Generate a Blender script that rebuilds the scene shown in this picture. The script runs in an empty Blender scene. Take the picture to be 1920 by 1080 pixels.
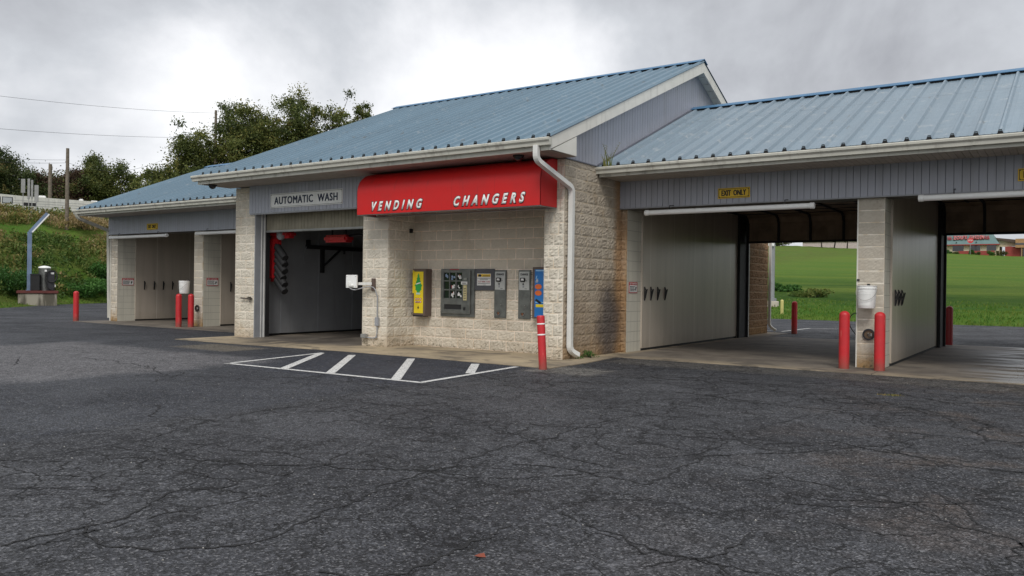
import bpy, bmesh, math, random
import numpy as np
from mathutils import Vector, Matrix
random.seed(7); RNG = np.random.default_rng(11)
C = bpy.context.scene.collection
sc = bpy.context.scene

# ------------------------------------------------------------------ camera
cd = bpy.data.cameras.new('camera'); cam = bpy.data.objects.new('camera', cd); C.objects.link(cam)
R = ((0.8242, 0.0106, -0.5662), (0.5662, 0.0066, 0.8242), (0.0125, -0.9999, -0.0006))
f1 = 1516.0
def _vp(u, v):
    r = Vector((u-960.0, v-540.0, f1)); r.normalize(); return r
_X = -_vp(-1247, 508); _Y = _vp(2001, 550); _Y = (_Y - _X*_X.dot(_Y)).normalized(); _Z = _X.cross(_Y)
M3 = Matrix((_X, _Y, _Z))                                  # camera axes -> world
rt, dn, fw = M3.col[0], M3.col[1], M3.col[2]
mw = Matrix(((rt[0], -dn[0], -fw[0], 2.919), (rt[1], -dn[1], -fw[1], -14.573), (rt[2], -dn[2], -fw[2], 1.294), (0, 0, 0, 1)))
cam.matrix_world = mw
cd.sensor_width = 36; cd.lens = 36*f1/1920; cd.clip_start = 0.05; cd.clip_end = 3000
sc.camera = cam

# ------------------------------------------------------------------ world / sun / exposure
sun_dir = Vector((0.30, -0.60, 0.74)).normalized()        # towards the sun
w = bpy.data.worlds.new('World'); sc.world = w; w.use_nodes = True
nt = w.node_tree; N = nt.nodes; L = nt.links; N.clear()
def nd(t, **k):
    n = N.new(t)
    for a, b in k.items(): setattr(n, a, b)
    return n
out = nd('ShaderNodeOutputWorld'); bg = nd('ShaderNodeBackground'); bg.inputs[1].default_value = 0.1
sky = nd('ShaderNodeTexSky', sky_type='NISHITA', sun_disc=False, sun_elevation=math.asin(sun_dir.z), sun_rotation=math.atan2(sun_dir.x, sun_dir.y))
tc = nd('ShaderNodeTexCoord')
def wm(op, a, b=None, c=None, clamp=False):
    n = nd('ShaderNodeMath', operation=op, use_clamp=clamp)
    for i, v in enumerate((a, b, c)):
        if v is None: continue
        if isinstance(v, (int, float)): n.inputs[i].default_value = v
        else: L.new(v, n.inputs[i])
    return n.outputs[0]
sx = nd('ShaderNodeSeparateXYZ'); L.new(tc.outputs['Generated'], sx.inputs[0])
zz = wm('ADD', wm('MAXIMUM', sx.outputs[2], 0.0), 0.14)
cx = nd('ShaderNodeCombineXYZ'); L.new(wm('DIVIDE', sx.outputs[0], zz), cx.inputs[0]); L.new(wm('DIVIDE', sx.outputs[1], zz), cx.inputs[1])
n1 = nd('ShaderNodeTexNoise'); n1.inputs['Scale'].default_value = 0.62; n1.inputs['Detail'].default_value = 8; n1.inputs['Roughness'].default_value = 0.5; n1.inputs['Distortion'].default_value = 0.25
L.new(cx.outputs[0], n1.inputs['Vector'])
n2 = nd('ShaderNodeTexNoise'); n2.inputs['Scale'].default_value = 3.4; n2.inputs['Detail'].default_value = 9; n2.inputs['Roughness'].default_value = 0.56; n2.inputs['Distortion'].default_value = 0.3
L.new(tc.outputs['Generated'], n2.inputs['Vector'])
# broad bright breaks and dark banks of the overcast, each around its own direction in the sky
acc = wm('ADD', wm('MULTIPLY', wm('SUBTRACT', n1.outputs[0], 0.5), 1.1), wm('MULTIPLY', wm('SUBTRACT', n2.outputs[0], 0.5), 1.35))
for d, k, a in (((-0.82, 0.53, 0.19), 130, 0.50), ((-0.73, 0.65, 0.19), 100, 0.32), ((-0.60, 0.77, 0.225), 170, 0.42), ((-0.50, 0.83, 0.205), 170, 0.34),
                ((-0.88, 0.43, 0.26), 70, -0.34), ((-0.60, 0.74, 0.33), 30, -0.16), ((-0.80, 0.50, 0.33), 40, -0.12), ((-0.91, 0.40, 0.16), 120, 0.02),
                ((-0.2, 0.95, 0.25), 14, -0.02), ((0.30, -0.60, 0.74), 2.0, 0.35)):
    v = Vector(d).normalized()
    dp = nd('ShaderNodeVectorMath', operation='DOT_PRODUCT'); L.new(tc.outputs['Generated'], dp.inputs[0]); dp.inputs[1].default_value = v
    g = wm('POWER', 2.718, wm('MULTIPLY', wm('SUBTRACT', dp.outputs['Value'], 1.0), float(k)))
    acc = wm('ADD', acc, wm('MULTIPLY', g, a))
acc = wm('ADD', acc, 0.445, clamp=True)
rp = nd('ShaderNodeValToRGB'); L.new(acc, rp.inputs[0]); e = rp.color_ramp.elements
e[0].position = 0.0; e[0].color = (0.24, 0.25, 0.275, 1); e[1].position = 1.0; e[1].color = (1.0, 1.0, 1.0, 1)
for p, c in ((0.25, (0.40, 0.41, 0.44, 1)), (0.5, (0.58, 0.60, 0.635, 1)), (0.72, (0.82, 0.83, 0.86, 1)), (0.86, (0.97, 0.98, 0.99, 1))):
    q = e.new(p); q.color = c
vm = nd('ShaderNodeVectorMath', operation='SCALE'); L.new(rp.outputs[0], vm.inputs[0]); vm.inputs['Scale'].default_value = 10.0
mx = nd('ShaderNodeMix', data_type='RGBA'); mx.inputs[0].default_value = 0.96
L.new(sky.outputs[0], mx.inputs[6]); L.new(vm.outputs[0], mx.inputs[7]); L.new(mx.outputs[2], bg.inputs[0]); L.new(bg.outputs[0], out.inputs[0])
sd_ = bpy.data.lights.new('sun', 'SUN'); sd_.energy = 1.5; sd_.angle = math.radians(18); sd_.color = (1.0, 0.965, 0.91)
so = bpy.data.objects.new('sun', sd_); C.objects.link(so); so.rotation_euler = sun_dir.to_track_quat('Z', 'Y').to_euler()
vs = sc.view_settings; vs.view_transform = 'Standard'; vs.look = 'None'; vs.exposure = 0.18; vs.gamma = 1.0; vs.use_curve_mapping = False

# ------------------------------------------------------------------ materials
class NT:
    def __init__(s, name):
        s.m = bpy.data.materials.new(name); s.m.use_nodes = True; s.t = s.m.node_tree
        s.b = s.t.nodes['Principled BSDF']; s.pos = s.n('ShaderNodeNewGeometry').outputs['Position']; s.uv = s.n('ShaderNodeUVMap').outputs[0]
    def n(s, t, **k):
        n = s.t.nodes.new(t)
        for a, b in k.items(): setattr(n, a, b)
        return n
    def put(s, v, i):
        if isinstance(v, (int, float)): i.default_value = v
        elif isinstance(v, (tuple, list)): i.default_value = tuple(v) + ((1,) if len(v) == 3 and i.type == 'RGBA' else ())
        else: s.t.links.new(v, i)
    def math(s, op, a, b=0.0, c=None, clamp=False):
        n = s.n('ShaderNodeMath', operation=op, use_clamp=clamp); s.put(a, n.inputs[0]); s.put(b, n.inputs[1])
        if c is not None: s.put(c, n.inputs[2])
        return n.outputs[0]
    def noise(s, scale, det=4, rough=0.55, vec=None, dist=0.0):
        n = s.n('ShaderNodeTexNoise'); n.inputs['Scale'].default_value = scale; n.inputs['Detail'].default_value = det
        n.inputs['Roughness'].default_value = rough; n.inputs['Distortion'].default_value = dist; s.put(vec or s.pos, n.inputs['Vector']); return n.outputs[0]
    def vor(s, scale, feat='F1', vec=None, rnd=1.0, outp=0):
        n = s.n('ShaderNodeTexVoronoi', feature=feat); n.inputs['Scale'].default_value = scale; n.inputs['Randomness'].default_value = rnd; s.put(vec or s.pos, n.inputs['Vector']); return n.outputs[outp]
    def mapv(s, sc_, vec=None, loc=(0, 0, 0)):
        n = s.n('ShaderNodeMapping'); n.inputs['Scale'].default_value = sc_; n.inputs['Location'].default_value = loc; s.put(vec or s.pos, n.inputs['Vector']); return n.outputs[0]
    def ss(s, v, lo, hi, a=0.0, b=1.0):
        n = s.n('ShaderNodeMapRange', interpolation_type='SMOOTHSTEP'); s.put(v, n.inputs[0])
        n.inputs[1].default_value = lo; n.inputs[2].default_value = hi; n.inputs[3].default_value = a; n.inputs[4].default_value = b; return n.outputs[0]
    def mix(s, f, a, b, mode='MIX'):
        n = s.n('ShaderNodeMix', data_type='RGBA', blend_type=mode); s.put(f, n.inputs[0]); s.put(a, n.inputs[6]); s.put(b, n.inputs[7]); return n.outputs[2]
    def xyz(s, vec=None):
        n = s.n('ShaderNodeSeparateXYZ'); s.put(vec or s.pos, n.inputs[0]); return n.outputs
    def attr(s, name):
        return s.n('ShaderNodeAttribute', attribute_name=name).outputs['Fac']
    def scale(s, col, f):
        n = s.n('ShaderNodeVectorMath', operation='SCALE'); s.put(col, n.inputs[0]); s.put(f, n.inputs['Scale']); return n.outputs[0]
    def done(s, col, rough=0.7, metal=0.0, bump=None, bs=0.3, bd=0.01, spec=None):
        s.put(col, s.b.inputs['Base Color']); s.put(rough, s.b.inputs['Roughness']); s.b.inputs['Metallic'].default_value = metal
        if spec is not None: s.b.inputs['Specular IOR Level'].default_value = spec
        if bump is not None:
            n = s.n('ShaderNodeBump'); n.inputs['Strength'].default_value = bs; n.inputs['Distance'].default_value = bd
            s.put(bump, n.inputs['Height']); s.t.links.new(n.outputs[0], s.b.inputs['Normal'])
        return s.m
MATS = {}
def plain(name, col, rough=0.6, metal=0.0, var=0.12, sc_=3.0, dirt=0.0, bump=0.0, spec=None):
    if name in MATS: return MATS[name]
    t = NT(name); nz = t.noise(sc_, 5)
    c = t.scale(col, t.ss(nz, 0.3, 0.7, 1-var, 1+var))
    if dirt:
        d = t.noise(1.0, 6, 0.6, t.mapv((6, 6, 0.7)))
        c = t.mix(t.math('MULTIPLY', t.ss(d, 0.5, 0.75), dirt), c, (0.13, 0.11, 0.085))
    r = t.math('ADD', t.math('MULTIPLY', t.noise(sc_*3, 3), 0.2), rough-0.1)
    MATS[name] = t.done(c, r, metal, t.noise(60, 3) if bump else None, bump or 0.1, 0.002, spec); return MATS[name]

def mat_block(name, col, mortar, stain=0.0, soot=False, rust=0.35):
    t = NT(name); px, py, pz = t.xyz()
    ti = t.attr('tint')
    fine = t.noise(22, 6, 0.7); mid = t.noise(5, 5, 0.6)
    c = t.scale(col, t.math('ADD', t.math('MULTIPLY', ti, 0.14), 0.90))
    c = t.mix(t.ss(fine, 0.52, 0.70, 0, stain*0.7+0.22), c, (col[0]*0.42, col[1]*0.38, col[2]*0.32))
    c = t.mix(t.ss(fine, 0.30, 0.42, 0.4, 0), c, (min(1, col[0]*1.25), min(1, col[1]*1.25), min(1, col[2]*1.25)))
    is_m = t.math('LESS_THAN', ti, -0.5)
    c = t.mix(is_m, c, t.mix(t.ss(mid, 0.4, 0.65), mortar, (mortar[0]*0.8, mortar[1]*0.72, mortar[2]*0.6)))
    c = t.mix(t.ss(t.noise(1.3, 5, 0.65), 0.50, 0.68, 0, 0.25+stain), c, t.scale((0.62, 0.47, 0.30), t.math('ADD', mid, -0.05)))
    low = t.math('MULTIPLY', t.ss(t.math('ADD', pz, t.math('MULTIPLY', t.noise(3.5, 5, 0.65), 0.9)), 0.35, 0.95, 1, 0), rust)
    c = t.mix(low, c, (0.36, 0.22, 0.09))
    moss = t.math('MULTIPLY', t.ss(t.noise(14, 5, 0.7), 0.52, 0.62), t.ss(pz, 0.0, 0.32, 0.75, 0))
    c = t.mix(moss, c, (0.10, 0.085, 0.045))
    if soot:
        o = t.math('ADD', t.math('ABSOLUTE', t.math('ADD', py, 0.12)), t.math('MULTIPLY', t.noise(2.2, 4), 0.35))
        c = t.mix(t.ss(o, 0.2, 0.50, 0.7, 0), c, (0.36, 0.19, 0.07))
        c = t.mix(t.ss(t.math('ADD', pz, t.math('MULTIPLY', t.noise(1.5, 5, 0.6), 1.6)), 1.2, 2.9, 0.5, 0), c, (0.25, 0.16, 0.085))
        dy = t.math('ADD', py, 0.55); dz = t.math('ADD', pz, -0.55)
        g = t.math('ADD', t.math('MULTIPLY', t.math('MULTIPLY', dy, dy), 2.6), t.math('MULTIPLY', t.math('MULTIPLY', dz, dz), 0.9))
        g = t.math('ADD', g, t.math('MULTIPLY', t.noise(3.0, 5, 0.6), 1.0))
        c = t.mix(t.ss(g, 0.50, 1.45, 0.76, 0), c, (0.055, 0.052, 0.060))
    h = t.math('ADD', t.noise(45, 5, 0.7), t.math('MULTIPLY', t.noise(16, 4, 0.65), 1.6))
    return t.done(c, 0.92, 0, h, 0.42, 0.008, 0.2)

M_BLK = mat_block('split_face_block', (0.66, 0.61, 0.515), (0.92, 0.84, 0.74), 0.0, rust=0.35)
M_BLKS = mat_block('stained_split_face_block', (0.44, 0.385, 0.31), (0.68, 0.61, 0.49), 0.45, True, 0.6)
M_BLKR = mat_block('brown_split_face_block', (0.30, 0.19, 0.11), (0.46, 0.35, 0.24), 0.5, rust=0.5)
M_BLKG = mat_block('grey_block', (0.55, 0.50, 0.42), (0.88, 0.83, 0.73), 0.05, rust=0.95)
M_BLKF = mat_block('recess_block', (0.61, 0.55, 0.455), (0.92, 0.80, 0.69), 0.03, rust=0.08)

def mat_tile():
    t = NT('painted_jamb_block'); px, py, pz = t.xyz()
    br = t.n('ShaderNodeTexBrick'); t.put(t.uv, br.inputs['Vector']); br.offset = 0
    br.inputs['Scale'].default_value = 1; br.inputs['Brick Width'].default_value = 0.62; br.inputs['Row Height'].default_value = 0.2032
    br.inputs['Mortar Size'].default_value = 0.004; br.inputs['Mortar Smooth'].default_value = 0.1; br.inputs['Bias'].default_value = 0
    br.inputs['Color1'].default_value = (0.60, 0.575, 0.49, 1); br.inputs['Color2'].default_value = (0.57, 0.545, 0.465, 1); br.inputs['Mortar'].default_value = (0.30, 0.29, 0.25, 1)
    st = t.noise(1.0, 4, 0.5, t.mapv((9, 9, 0.6)))
    c = t.mix(t.ss(st, 0.45, 0.7, 0, 0.35), br.outputs[0], (0.36, 0.34, 0.29))
    return t.done(c, 0.55, 0, br.outputs['Fac'], 0.4, -0.004)
M_TILE = mat_tile()
def mat_roof(name, col, fade):
    t = NT(name); px, py, pz = t.xyz()
    st = t.noise(1.0, 5, 0.6, t.mapv((3.0, 0.35, 0.35)))
    c = t.mix(t.ss(st, 0.35, 0.7, 0, 0.5), col, tuple(min(1, v*1.22) for v in col))
    c = t.mix(t.ss(t.noise(3.5, 6, 0.7), 0.55, 0.75, 0, fade), c, (0.44, 0.46, 0.46))
    c = t.mix(t.math('MULTIPLY', t.ss(t.noise(1.0, 6, 0.65, t.mapv((11, 2.2, 2.2))), 0.63, 0.70), 0.5), c, (0.13, 0.12, 0.10))
    c = t.mix(t.math('MULTIPLY', t.ss(t.noise(26, 3), 0.70, 0.75), 0.7), c, (0.10, 0.11, 0.11))
    c = t.mix(t.ss(t.math('ABSOLUTE', t.math('SUBTRACT', pz, 4.9)), 0.0, 0.012, 0.45, 0), c, (0.07, 0.09, 0.11))
    sh = t.math('FRACT', t.math('DIVIDE', px, 0.915)); pn = t.n('ShaderNodeTexWhiteNoise', noise_dimensions='1D'); t.put(t.math('FLOOR', t.math('DIVIDE', px, 0.915)), pn.inputs['W'])
    c = t.scale(c, t.math('ADD', t.math('MULTIPLY', pn.outputs[0], 0.12), 0.94))
    return t.done(c, t.math('ADD', t.math('MULTIPLY', t.noise(6, 4), 0.25), 0.30), 0.0, t.noise(1.8, 3), 0.12, 0.02, 0.5)
M_ROOF = mat_roof('blue_metal_roof', (0.140, 0.215, 0.275), 0.40)
M_ROOFR = mat_roof('faded_blue_metal_roof', (0.200, 0.262, 0.312), 0.8)
M_RIDGE = plain('blue_ridge_metal', (0.06, 0.17, 0.31), 0.45)
M_CLOS = plain('black_closure_foam', (0.012, 0.012, 0.013), 0.9)
def mat_siding(name, col):
    t = NT(name); st = t.noise(1.0, 5, 0.6, t.mapv((5, 5, 0.5)))
    c = t.mix(t.ss(st, 0.4, 0.75, 0, 0.45), col, (col[0]*0.72, col[1]*0.70, col[2]*0.64))
    return t.done(c, 0.5, 0, None)
M_SID = mat_siding('grey_blue_siding', (0.41, 0.425, 0.485)); M_SIDJ = plain('siding_groove_grey', (0.17, 0.18, 0.215), 0.7)
M_TRIM = plain('cream_trim', (0.74, 0.725, 0.66), 0.5, var=0.05, dirt=0.35)
M_GUT = plain('cream_gutter', (0.56, 0.55, 0.485), 0.45, var=0.06, dirt=0.55)
M_SOF = plain('tan_soffit', (0.42, 0.375, 0.32), 0.6, var=0.08, dirt=0.3)
M_WHITE = plain('white_plastic', (0.88, 0.88, 0.86), 0.4, var=0.03, dirt=0.06)
M_WHITEM = plain('white_metal', (0.72, 0.72, 0.69), 0.4, var=0.05, dirt=0.3)
def mat_panel():
    t = NT('washable_wall_panel'); px, py, pz = t.xyz()
    c = t.mix(t.ss(t.noise(1.0, 5, 0.6, t.mapv((4, 4, 0.35))), 0.4, 0.7, 0, 0.5), (0.46, 0.40, 0.335), (0.33, 0.285, 0.235))
    seam = t.math('PINGPONG', t.math('ADD', py, -1.05+1.22*4), 1.22/2)
    c = t.mix(t.ss(seam, 0.0, 0.014, 0.8, 0), c, (0.72, 0.69, 0.62))
    c = t.mix(t.math('MULTIPLY', t.ss(t.math('ADD', pz, t.math('MULTIPLY', t.noise(6, 4), 0.4)), 0.1, 0.6, 1, 0), 0.35), c, (0.20, 0.17, 0.12))
    return t.done(c, 0.32, 0, None)
M_PAN = mat_panel()
M_PAND = plain('grey_wash_panel', (0.27, 0.275, 0.285), 0.4, var=0.08, sc_=1.5, dirt=0.2)
M_DARK = plain('black_rubber', (0.014, 0.014, 0.015), 0.7)
M_DKMET = plain('dark_metal', (0.045, 0.045, 0.05), 0.5, 0.5)
M_CEIL = plain('dark_ceiling', (0.10, 0.095, 0.085), 0.7)
M_DOORT = plain('tan_door', (0.25, 0.225, 0.165), 0.6, var=0.12, dirt=0.4)
M_DOORB = plain('brown_door_back', (0.30, 0.215, 0.145), 0.65, var=0.25, dirt=0.5)
M_RED = plain('red_painted_steel', (0.55, 0.022, 0.028), 0.38, var=0.14, sc_=5, dirt=0.14)
def mat_bollard():
    t = NT('scuffed_red_paint'); px, py, pz = t.xyz()
    c = t.mix(t.ss(t.noise(7, 5, 0.6), 0.4, 0.7, 0, 0.5), (0.56, 0.022, 0.028), (0.42, 0.028, 0.034))
    c = t.mix(t.ss(t.noise(1, 5, 0.7, t.mapv((14, 14, 3))), 0.60, 0.68, 0, 0.5), c, (0.62, 0.16, 0.14))
    c = t.mix(t.ss(t.noise(30, 4, 0.7), 0.68, 0.72, 0, 0.8), c, (0.20, 0.10, 0.07))
    c = t.mix(t.math('MULTIPLY', t.ss(t.math('ADD', pz, t.math('MULTIPLY', t.noise(12, 5, 0.7), 0.28)), 0.10, 0.40, 1, 0), 0.7), c, (0.17, 0.085, 0.06))
    return t.done(c, t.ss(t.noise(9, 4), 0.3, 0.7, 0.35, 0.6), 0, t.noise(18, 4), 0.15, 0.004)
M_BOL = mat_bollard()
M_REDD = plain('dark_red_painted_steel', (0.32, 0.018, 0.024), 0.4, var=0.12)
def mat_awn():
    t = NT('red_awning_vinyl'); px, py, pz = t.xyz()
    seam = t.math('PINGPONG', t.math('ADD', px, 4.585), 0.49)
    c = t.mix(t.ss(seam, 0, 0.01, 0.35, 0), (0.60, 0.012, 0.012), (0.28, 0.01, 0.01))
    c = t.mix(t.math('MULTIPLY', t.ss(t.noise(1.4, 4), 0.4, 0.7), 0.4), c, (0.42, 0.022, 0.022))
    c = t.mix(t.math('MULTIPLY', t.ss(t.noise(1, 5, 0.65, t.mapv((6, 6, 0.8))), 0.55, 0.72), 0.35), c, (0.25, 0.03, 0.025))
    return t.done(c, t.math('ADD', t.math('MULTIPLY', t.noise(4, 3), 0.2), 0.40), 0, t.noise(2.5, 2), 0.2, 0.02, 0.4)
M_AWN = mat_awn()
M_INK = plain('black_ink', (0.012, 0.013, 0.02), 0.6); M_NAVY = plain('navy_ink', (0.015, 0.025, 0.06), 0.6)
M_LET = plain('white_lettering', (0.80, 0.80, 0.78), 0.5)
M_SIGNW = plain('white_sign_face', (0.80, 0.80, 0.78), 0.45, var=0.05, dirt=0.15)
M_SIGNY = plain('yellow_sign_face', (0.80, 0.52, 0.03), 0.5, var=0.06, dirt=0.1)
M_STEEL = plain('brushed_steel', (0.34, 0.33, 0.31), 0.38, 0.85, var=0.15, sc_=8)
M_STEELD = plain('worn_grey_steel', (0.17, 0.175, 0.165), 0.45, 0.6, var=0.2, sc_=8)
M_GALV = plain('galvanised_steel', (0.36, 0.36, 0.35), 0.5, 0.5, var=0.12)
M_GREY = plain('grey_paint', (0.30, 0.31, 0.33), 0.5, var=0.08, dirt=0.2)
M_CHAR = plain('charcoal_board', (0.085, 0.085, 0.095), 0.6)
M_PAPER = plain('white_paper', (0.72, 0.72, 0.70), 0.7)
M_YEL = plain('yellow_panel', (0.78, 0.60, 0.02), 0.45); M_GRN = plain('green_print', (0.02, 0.33, 0.07), 0.5)
M_BLUE = plain('blue_panel', (0.02, 0.17, 0.50), 0.4); M_ORG = plain('orange_print', (0.75, 0.16, 0.03), 0.5); M_LBLUE = plain('light_blue_print', (0.30, 0.55, 0.80), 0.5)
M_BRN = plain('brown_cabinet', (0.12, 0.085, 0.07), 0.5)
M_RPRT = plain('red_print', (0.42, 0.03, 0.04), 0.5)
M_BLUEP = plain('blue_painted_post', (0.16, 0.225, 0.345), 0.5, var=0.15, dirt=0.2)
M_WOOD = plain('weathered_wood', (0.17, 0.14, 0.11), 0.9, var=0.25, sc_=6, dirt=0.4)
M_CARD = plain('colourful_wrapper', (0.25, 0.33, 0.48), 0.35)
def mat_glass(name, col):
    t = NT(name); return t.done(col, 0.08, 0.0, None, spec=0.8)
M_GLASS = mat_glass('dark_window_glass', (0.012, 0.016, 0.02))
M_PALEG = mat_glass('pale_window_glass', (0.35, 0.37, 0.38))

def mat_asphalt():
    t = NT('asphalt'); px, py, pz = t.xyz()
    wob = t.math('ADD', px, t.math('MULTIPLY', t.math('SUBTRACT', t.noise(0.35, 4), 0.5), 0.9))
    old = t.ss(wob, -4.25, -3.95)                       # older paving right of the long seam
    ag = t.vor(95, 'F1', outp=1); agv = t.n('ShaderNodeSeparateColor'); t.put(ag, agv.inputs[0]); agc = agv.outputs[0]
    ag2 = t.vor(38, 'F1', outp=1); agv2 = t.n('ShaderNodeSeparateColor'); t.put(ag2, agv2.inputs[0])
    base_new = t.mix(t.ss(t.noise(0.5, 6, 0.6), 0.35, 0.65), (0.026, 0.0285, 0.036), (0.043, 0.046, 0.055))
    base_old = t.mix(t.ss(t.noise(0.7, 7, 0.65), 0.33, 0.66), (0.030, 0.031, 0.036), (0.056, 0.058, 0.065))
    c = t.mix(old, base_new, base_old)
    c = t.mix(t.ss(t.noise(1.0, 6, 0.7, t.mapv((0.35, 2.2, 1)), 0.6), 0.52, 0.78, 0, 0.5), c, (0.105, 0.108, 0.115))
    # seal coat in front of the vending recess and a pale worn patch on the far left
    def rect(x0, x1, y0, y1, s, k=0.6):
        nx = t.math('ADD', px, t.math('MULTIPLY', t.math('SUBTRACT', t.noise(1.1, 5, 0.6), 0.5), k)); ny = t.math('ADD', py, t.math('MULTIPLY', t.math('SUBTRACT', t.noise(1.3, 5, 0.6), 0.5), k))
        a = t.math('MULTIPLY', t.ss(nx, x0-s, x0+s), t.ss(nx, x1-s, x1+s, 1, 0)); b = t.math('MULTIPLY', t.ss(ny, y0-s, y0+s), t.ss(ny, y1-s, y1+s, 1, 0)); return t.math('MULTIPLY', a, b)
    c = t.mix(t.math('MULTIPLY', rect(-8.9, -4.2, -6.7, -3.3, 0.15, 0.1), 0.75), c, (0.026, 0.030, 0.044))
    c = t.mix(t.math('MULTIPLY', rect(-14.5, -8.0, -9.6, -5.6, 0.35, 1.2), 0.65), c, (0.17, 0.165, 0.17))
    c = t.mix(t.math('MULTIPLY', rect(-12.0, -10.2, -5.0, -4.0, 0.15, 0.5), 0.55), c, (0.20, 0.17, 0.12))
    c = t.mix(t.math('MULTIPLY', rect(-4.1, -2.9, -4.2, -3.2, 0.15, 0.5), 0.6), c, (0.20, 0.19, 0.17))
    c = t.mix(t.math('MULTIPLY', rect(-3.8, 6, -2.1, -0.6, 0.10, 0.35), 0.5), c, (0.105, 0.095, 0.08))
    c = t.mix(t.math('MULTIPLY', rect(-3.8, 0.2, -2.9, -1.9, 0.2, 0.6), 0.55), c, (0.028, 0.030, 0.036))
    # brown silt on the right
    br = t.math('MULTIPLY', t.ss(px, -0.5, 2.6), t.math('MULTIPLY', t.ss(py, -11.5, -8, 0.25, 1), t.ss(py, 2, 1, 0, 1)))
    c = t.mix(t.math('MULTIPLY', br, t.ss(t.noise(1.1, 6, 0.65), 0.46, 0.68, 0, 0.55)), c, (0.085, 0.058, 0.040))
    sp = t.math('ADD', t.math('MULTIPLY', agc, 0.85), t.math('MULTIPLY', agv2.outputs[1], 0.45))
    c = t.scale(c, t.ss(t.noise(4.5, 7, 0.75), 0.30, 0.70, 0.84, 1.18))
    c = t.scale(c, t.math('ADD', t.math('MULTIPLY', t.math('POWER', sp, 1.9), 1.35), 0.20))
    c = t.mix(t.ss(agv.outputs[1], 0.90, 0.94, 0, 0.55), c, (0.27, 0.27, 0.28))
    warp = t.n('ShaderNodeVectorMath', operation='ADD'); t.put(t.pos, warp.inputs[0])
    nzc = t.n('ShaderNodeTexNoise'); nzc.inputs['Scale'].default_value = 2.2; nzc.inputs['Detail'].default_value = 6; nzc.inputs['Roughness'].default_value = 0.7; t.put(t.pos, nzc.inputs['Vector'])
    t.put(t.scale(nzc.outputs['Color'], 0.75), warp.inputs[1])
    ck = t.vor(1.25, 'DISTANCE_TO_EDGE', warp.outputs[0]); ck2 = t.vor(3.4, 'DISTANCE_TO_EDGE', warp.outputs[0])
    m1 = t.ss(ck, 0.003, 0.020, 1, 0); m2 = t.math('MULTIPLY', t.ss(ck2, 0.003, 0.030, 0.7, 0), t.ss(t.noise(0.6, 4), 0.38, 0.50))
    msk = t.ss(t.noise(0.8, 4, 0.6), 0.36, 0.52)
    crk = t.math('MULTIPLY', t.math('MAXIMUM', t.math('MULTIPLY', m1, msk), m2), t.math('ADD', t.math('MULTIPLY', old, 0.62), 0.38))
    c = t.mix(t.math('MULTIPLY', crk, 0.97), c, (0.005, 0.005, 0.006))
    hgt = t.math('SUBTRACT', t.math('ADD', t.math('MULTIPLY', t.vor(95, 'F1'), 0.9), t.math('MULTIPLY', t.noise(7, 5, 0.6), 0.8)), t.math('MULTIPLY', crk, 1.5))
    r = t.ss(t.noise(0.6, 5, 0.6), 0.35, 0.7, 0.62, 0.86)
    return t.done(c, r, 0, hgt, 0.9, 0.007, 0.35)
M_ASPH = mat_asphalt()
def mat_conc():
    t = NT('stained_concrete'); px, py, pz = t.xyz()
    c = t.mix(t.ss(t.noise(1.2, 7, 0.65), 0.35, 0.65), (0.44, 0.355, 0.235), (0.30, 0.245, 0.17))
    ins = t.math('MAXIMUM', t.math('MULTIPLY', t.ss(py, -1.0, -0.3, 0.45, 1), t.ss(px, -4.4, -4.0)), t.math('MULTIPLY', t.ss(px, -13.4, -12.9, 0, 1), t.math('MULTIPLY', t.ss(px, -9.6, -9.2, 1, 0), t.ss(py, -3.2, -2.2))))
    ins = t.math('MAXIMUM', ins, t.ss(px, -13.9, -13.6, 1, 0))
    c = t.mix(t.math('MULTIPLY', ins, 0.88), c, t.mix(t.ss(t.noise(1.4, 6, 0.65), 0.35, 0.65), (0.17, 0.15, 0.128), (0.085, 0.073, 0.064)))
    oil = t.ss(t.noise(1.0, 6, 0.7, t.mapv((0.9, 1.6, 1), loc=(3, 1, 0)), 0.8), 0.50, 0.62)
    c = t.mix(t.math('MULTIPLY', oil, 0.6), c, (0.055, 0.05, 0.045))
    # tread stains running straight into the automatic bay
    tr = t.math('MULTIPLY', t.ss(t.math('ABSOLUTE', t.math('ADD', px, 11.3)), 0.3, 1.6, 1, 0), t.ss(py, -3.9, -2.6, 0.35, 1))
    c = t.mix(t.math('MULTIPLY', tr, t.ss(t.noise(0.9, 5, 0.6, t.mapv((2.5, 0.8, 1))), 0.36, 0.56)), c, (0.065, 0.055, 0.045))
    c = t.mix(t.ss(t.noise(30, 4), 0.6, 0.75, 0, 0.3), c, (0.14, 0.11, 0.08))
    for k, ax in ((0.0, px),):
        j = t.math('ABSOLUTE', t.math('ADD', px, -0.42)); c = t.mix(t.math('MULTIPLY', t.ss(j, 0.004, 0.012, 0.8, 0), 1.0), c, (0.05, 0.045, 0.04))
    wet = t.math('MULTIPLY', t.ss(px, 0.9, 2.3), t.ss(t.noise(1.0, 4, 0.6, t.mapv((0.5, 2.0, 1), loc=(0, 4, 0))), 0.44, 0.54))
    r = t.math('SUBTRACT', 0.72, t.math('MULTIPLY', wet, 0.45))
    c = t.mix(t.math('MULTIPLY', wet, 0.45), c, (0.07, 0.065, 0.06))
    return t.done(c, r, 0, t.noise(25, 5, 0.7), 0.25, 0.004, 0.5)
M_CONC = mat_conc()
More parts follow.
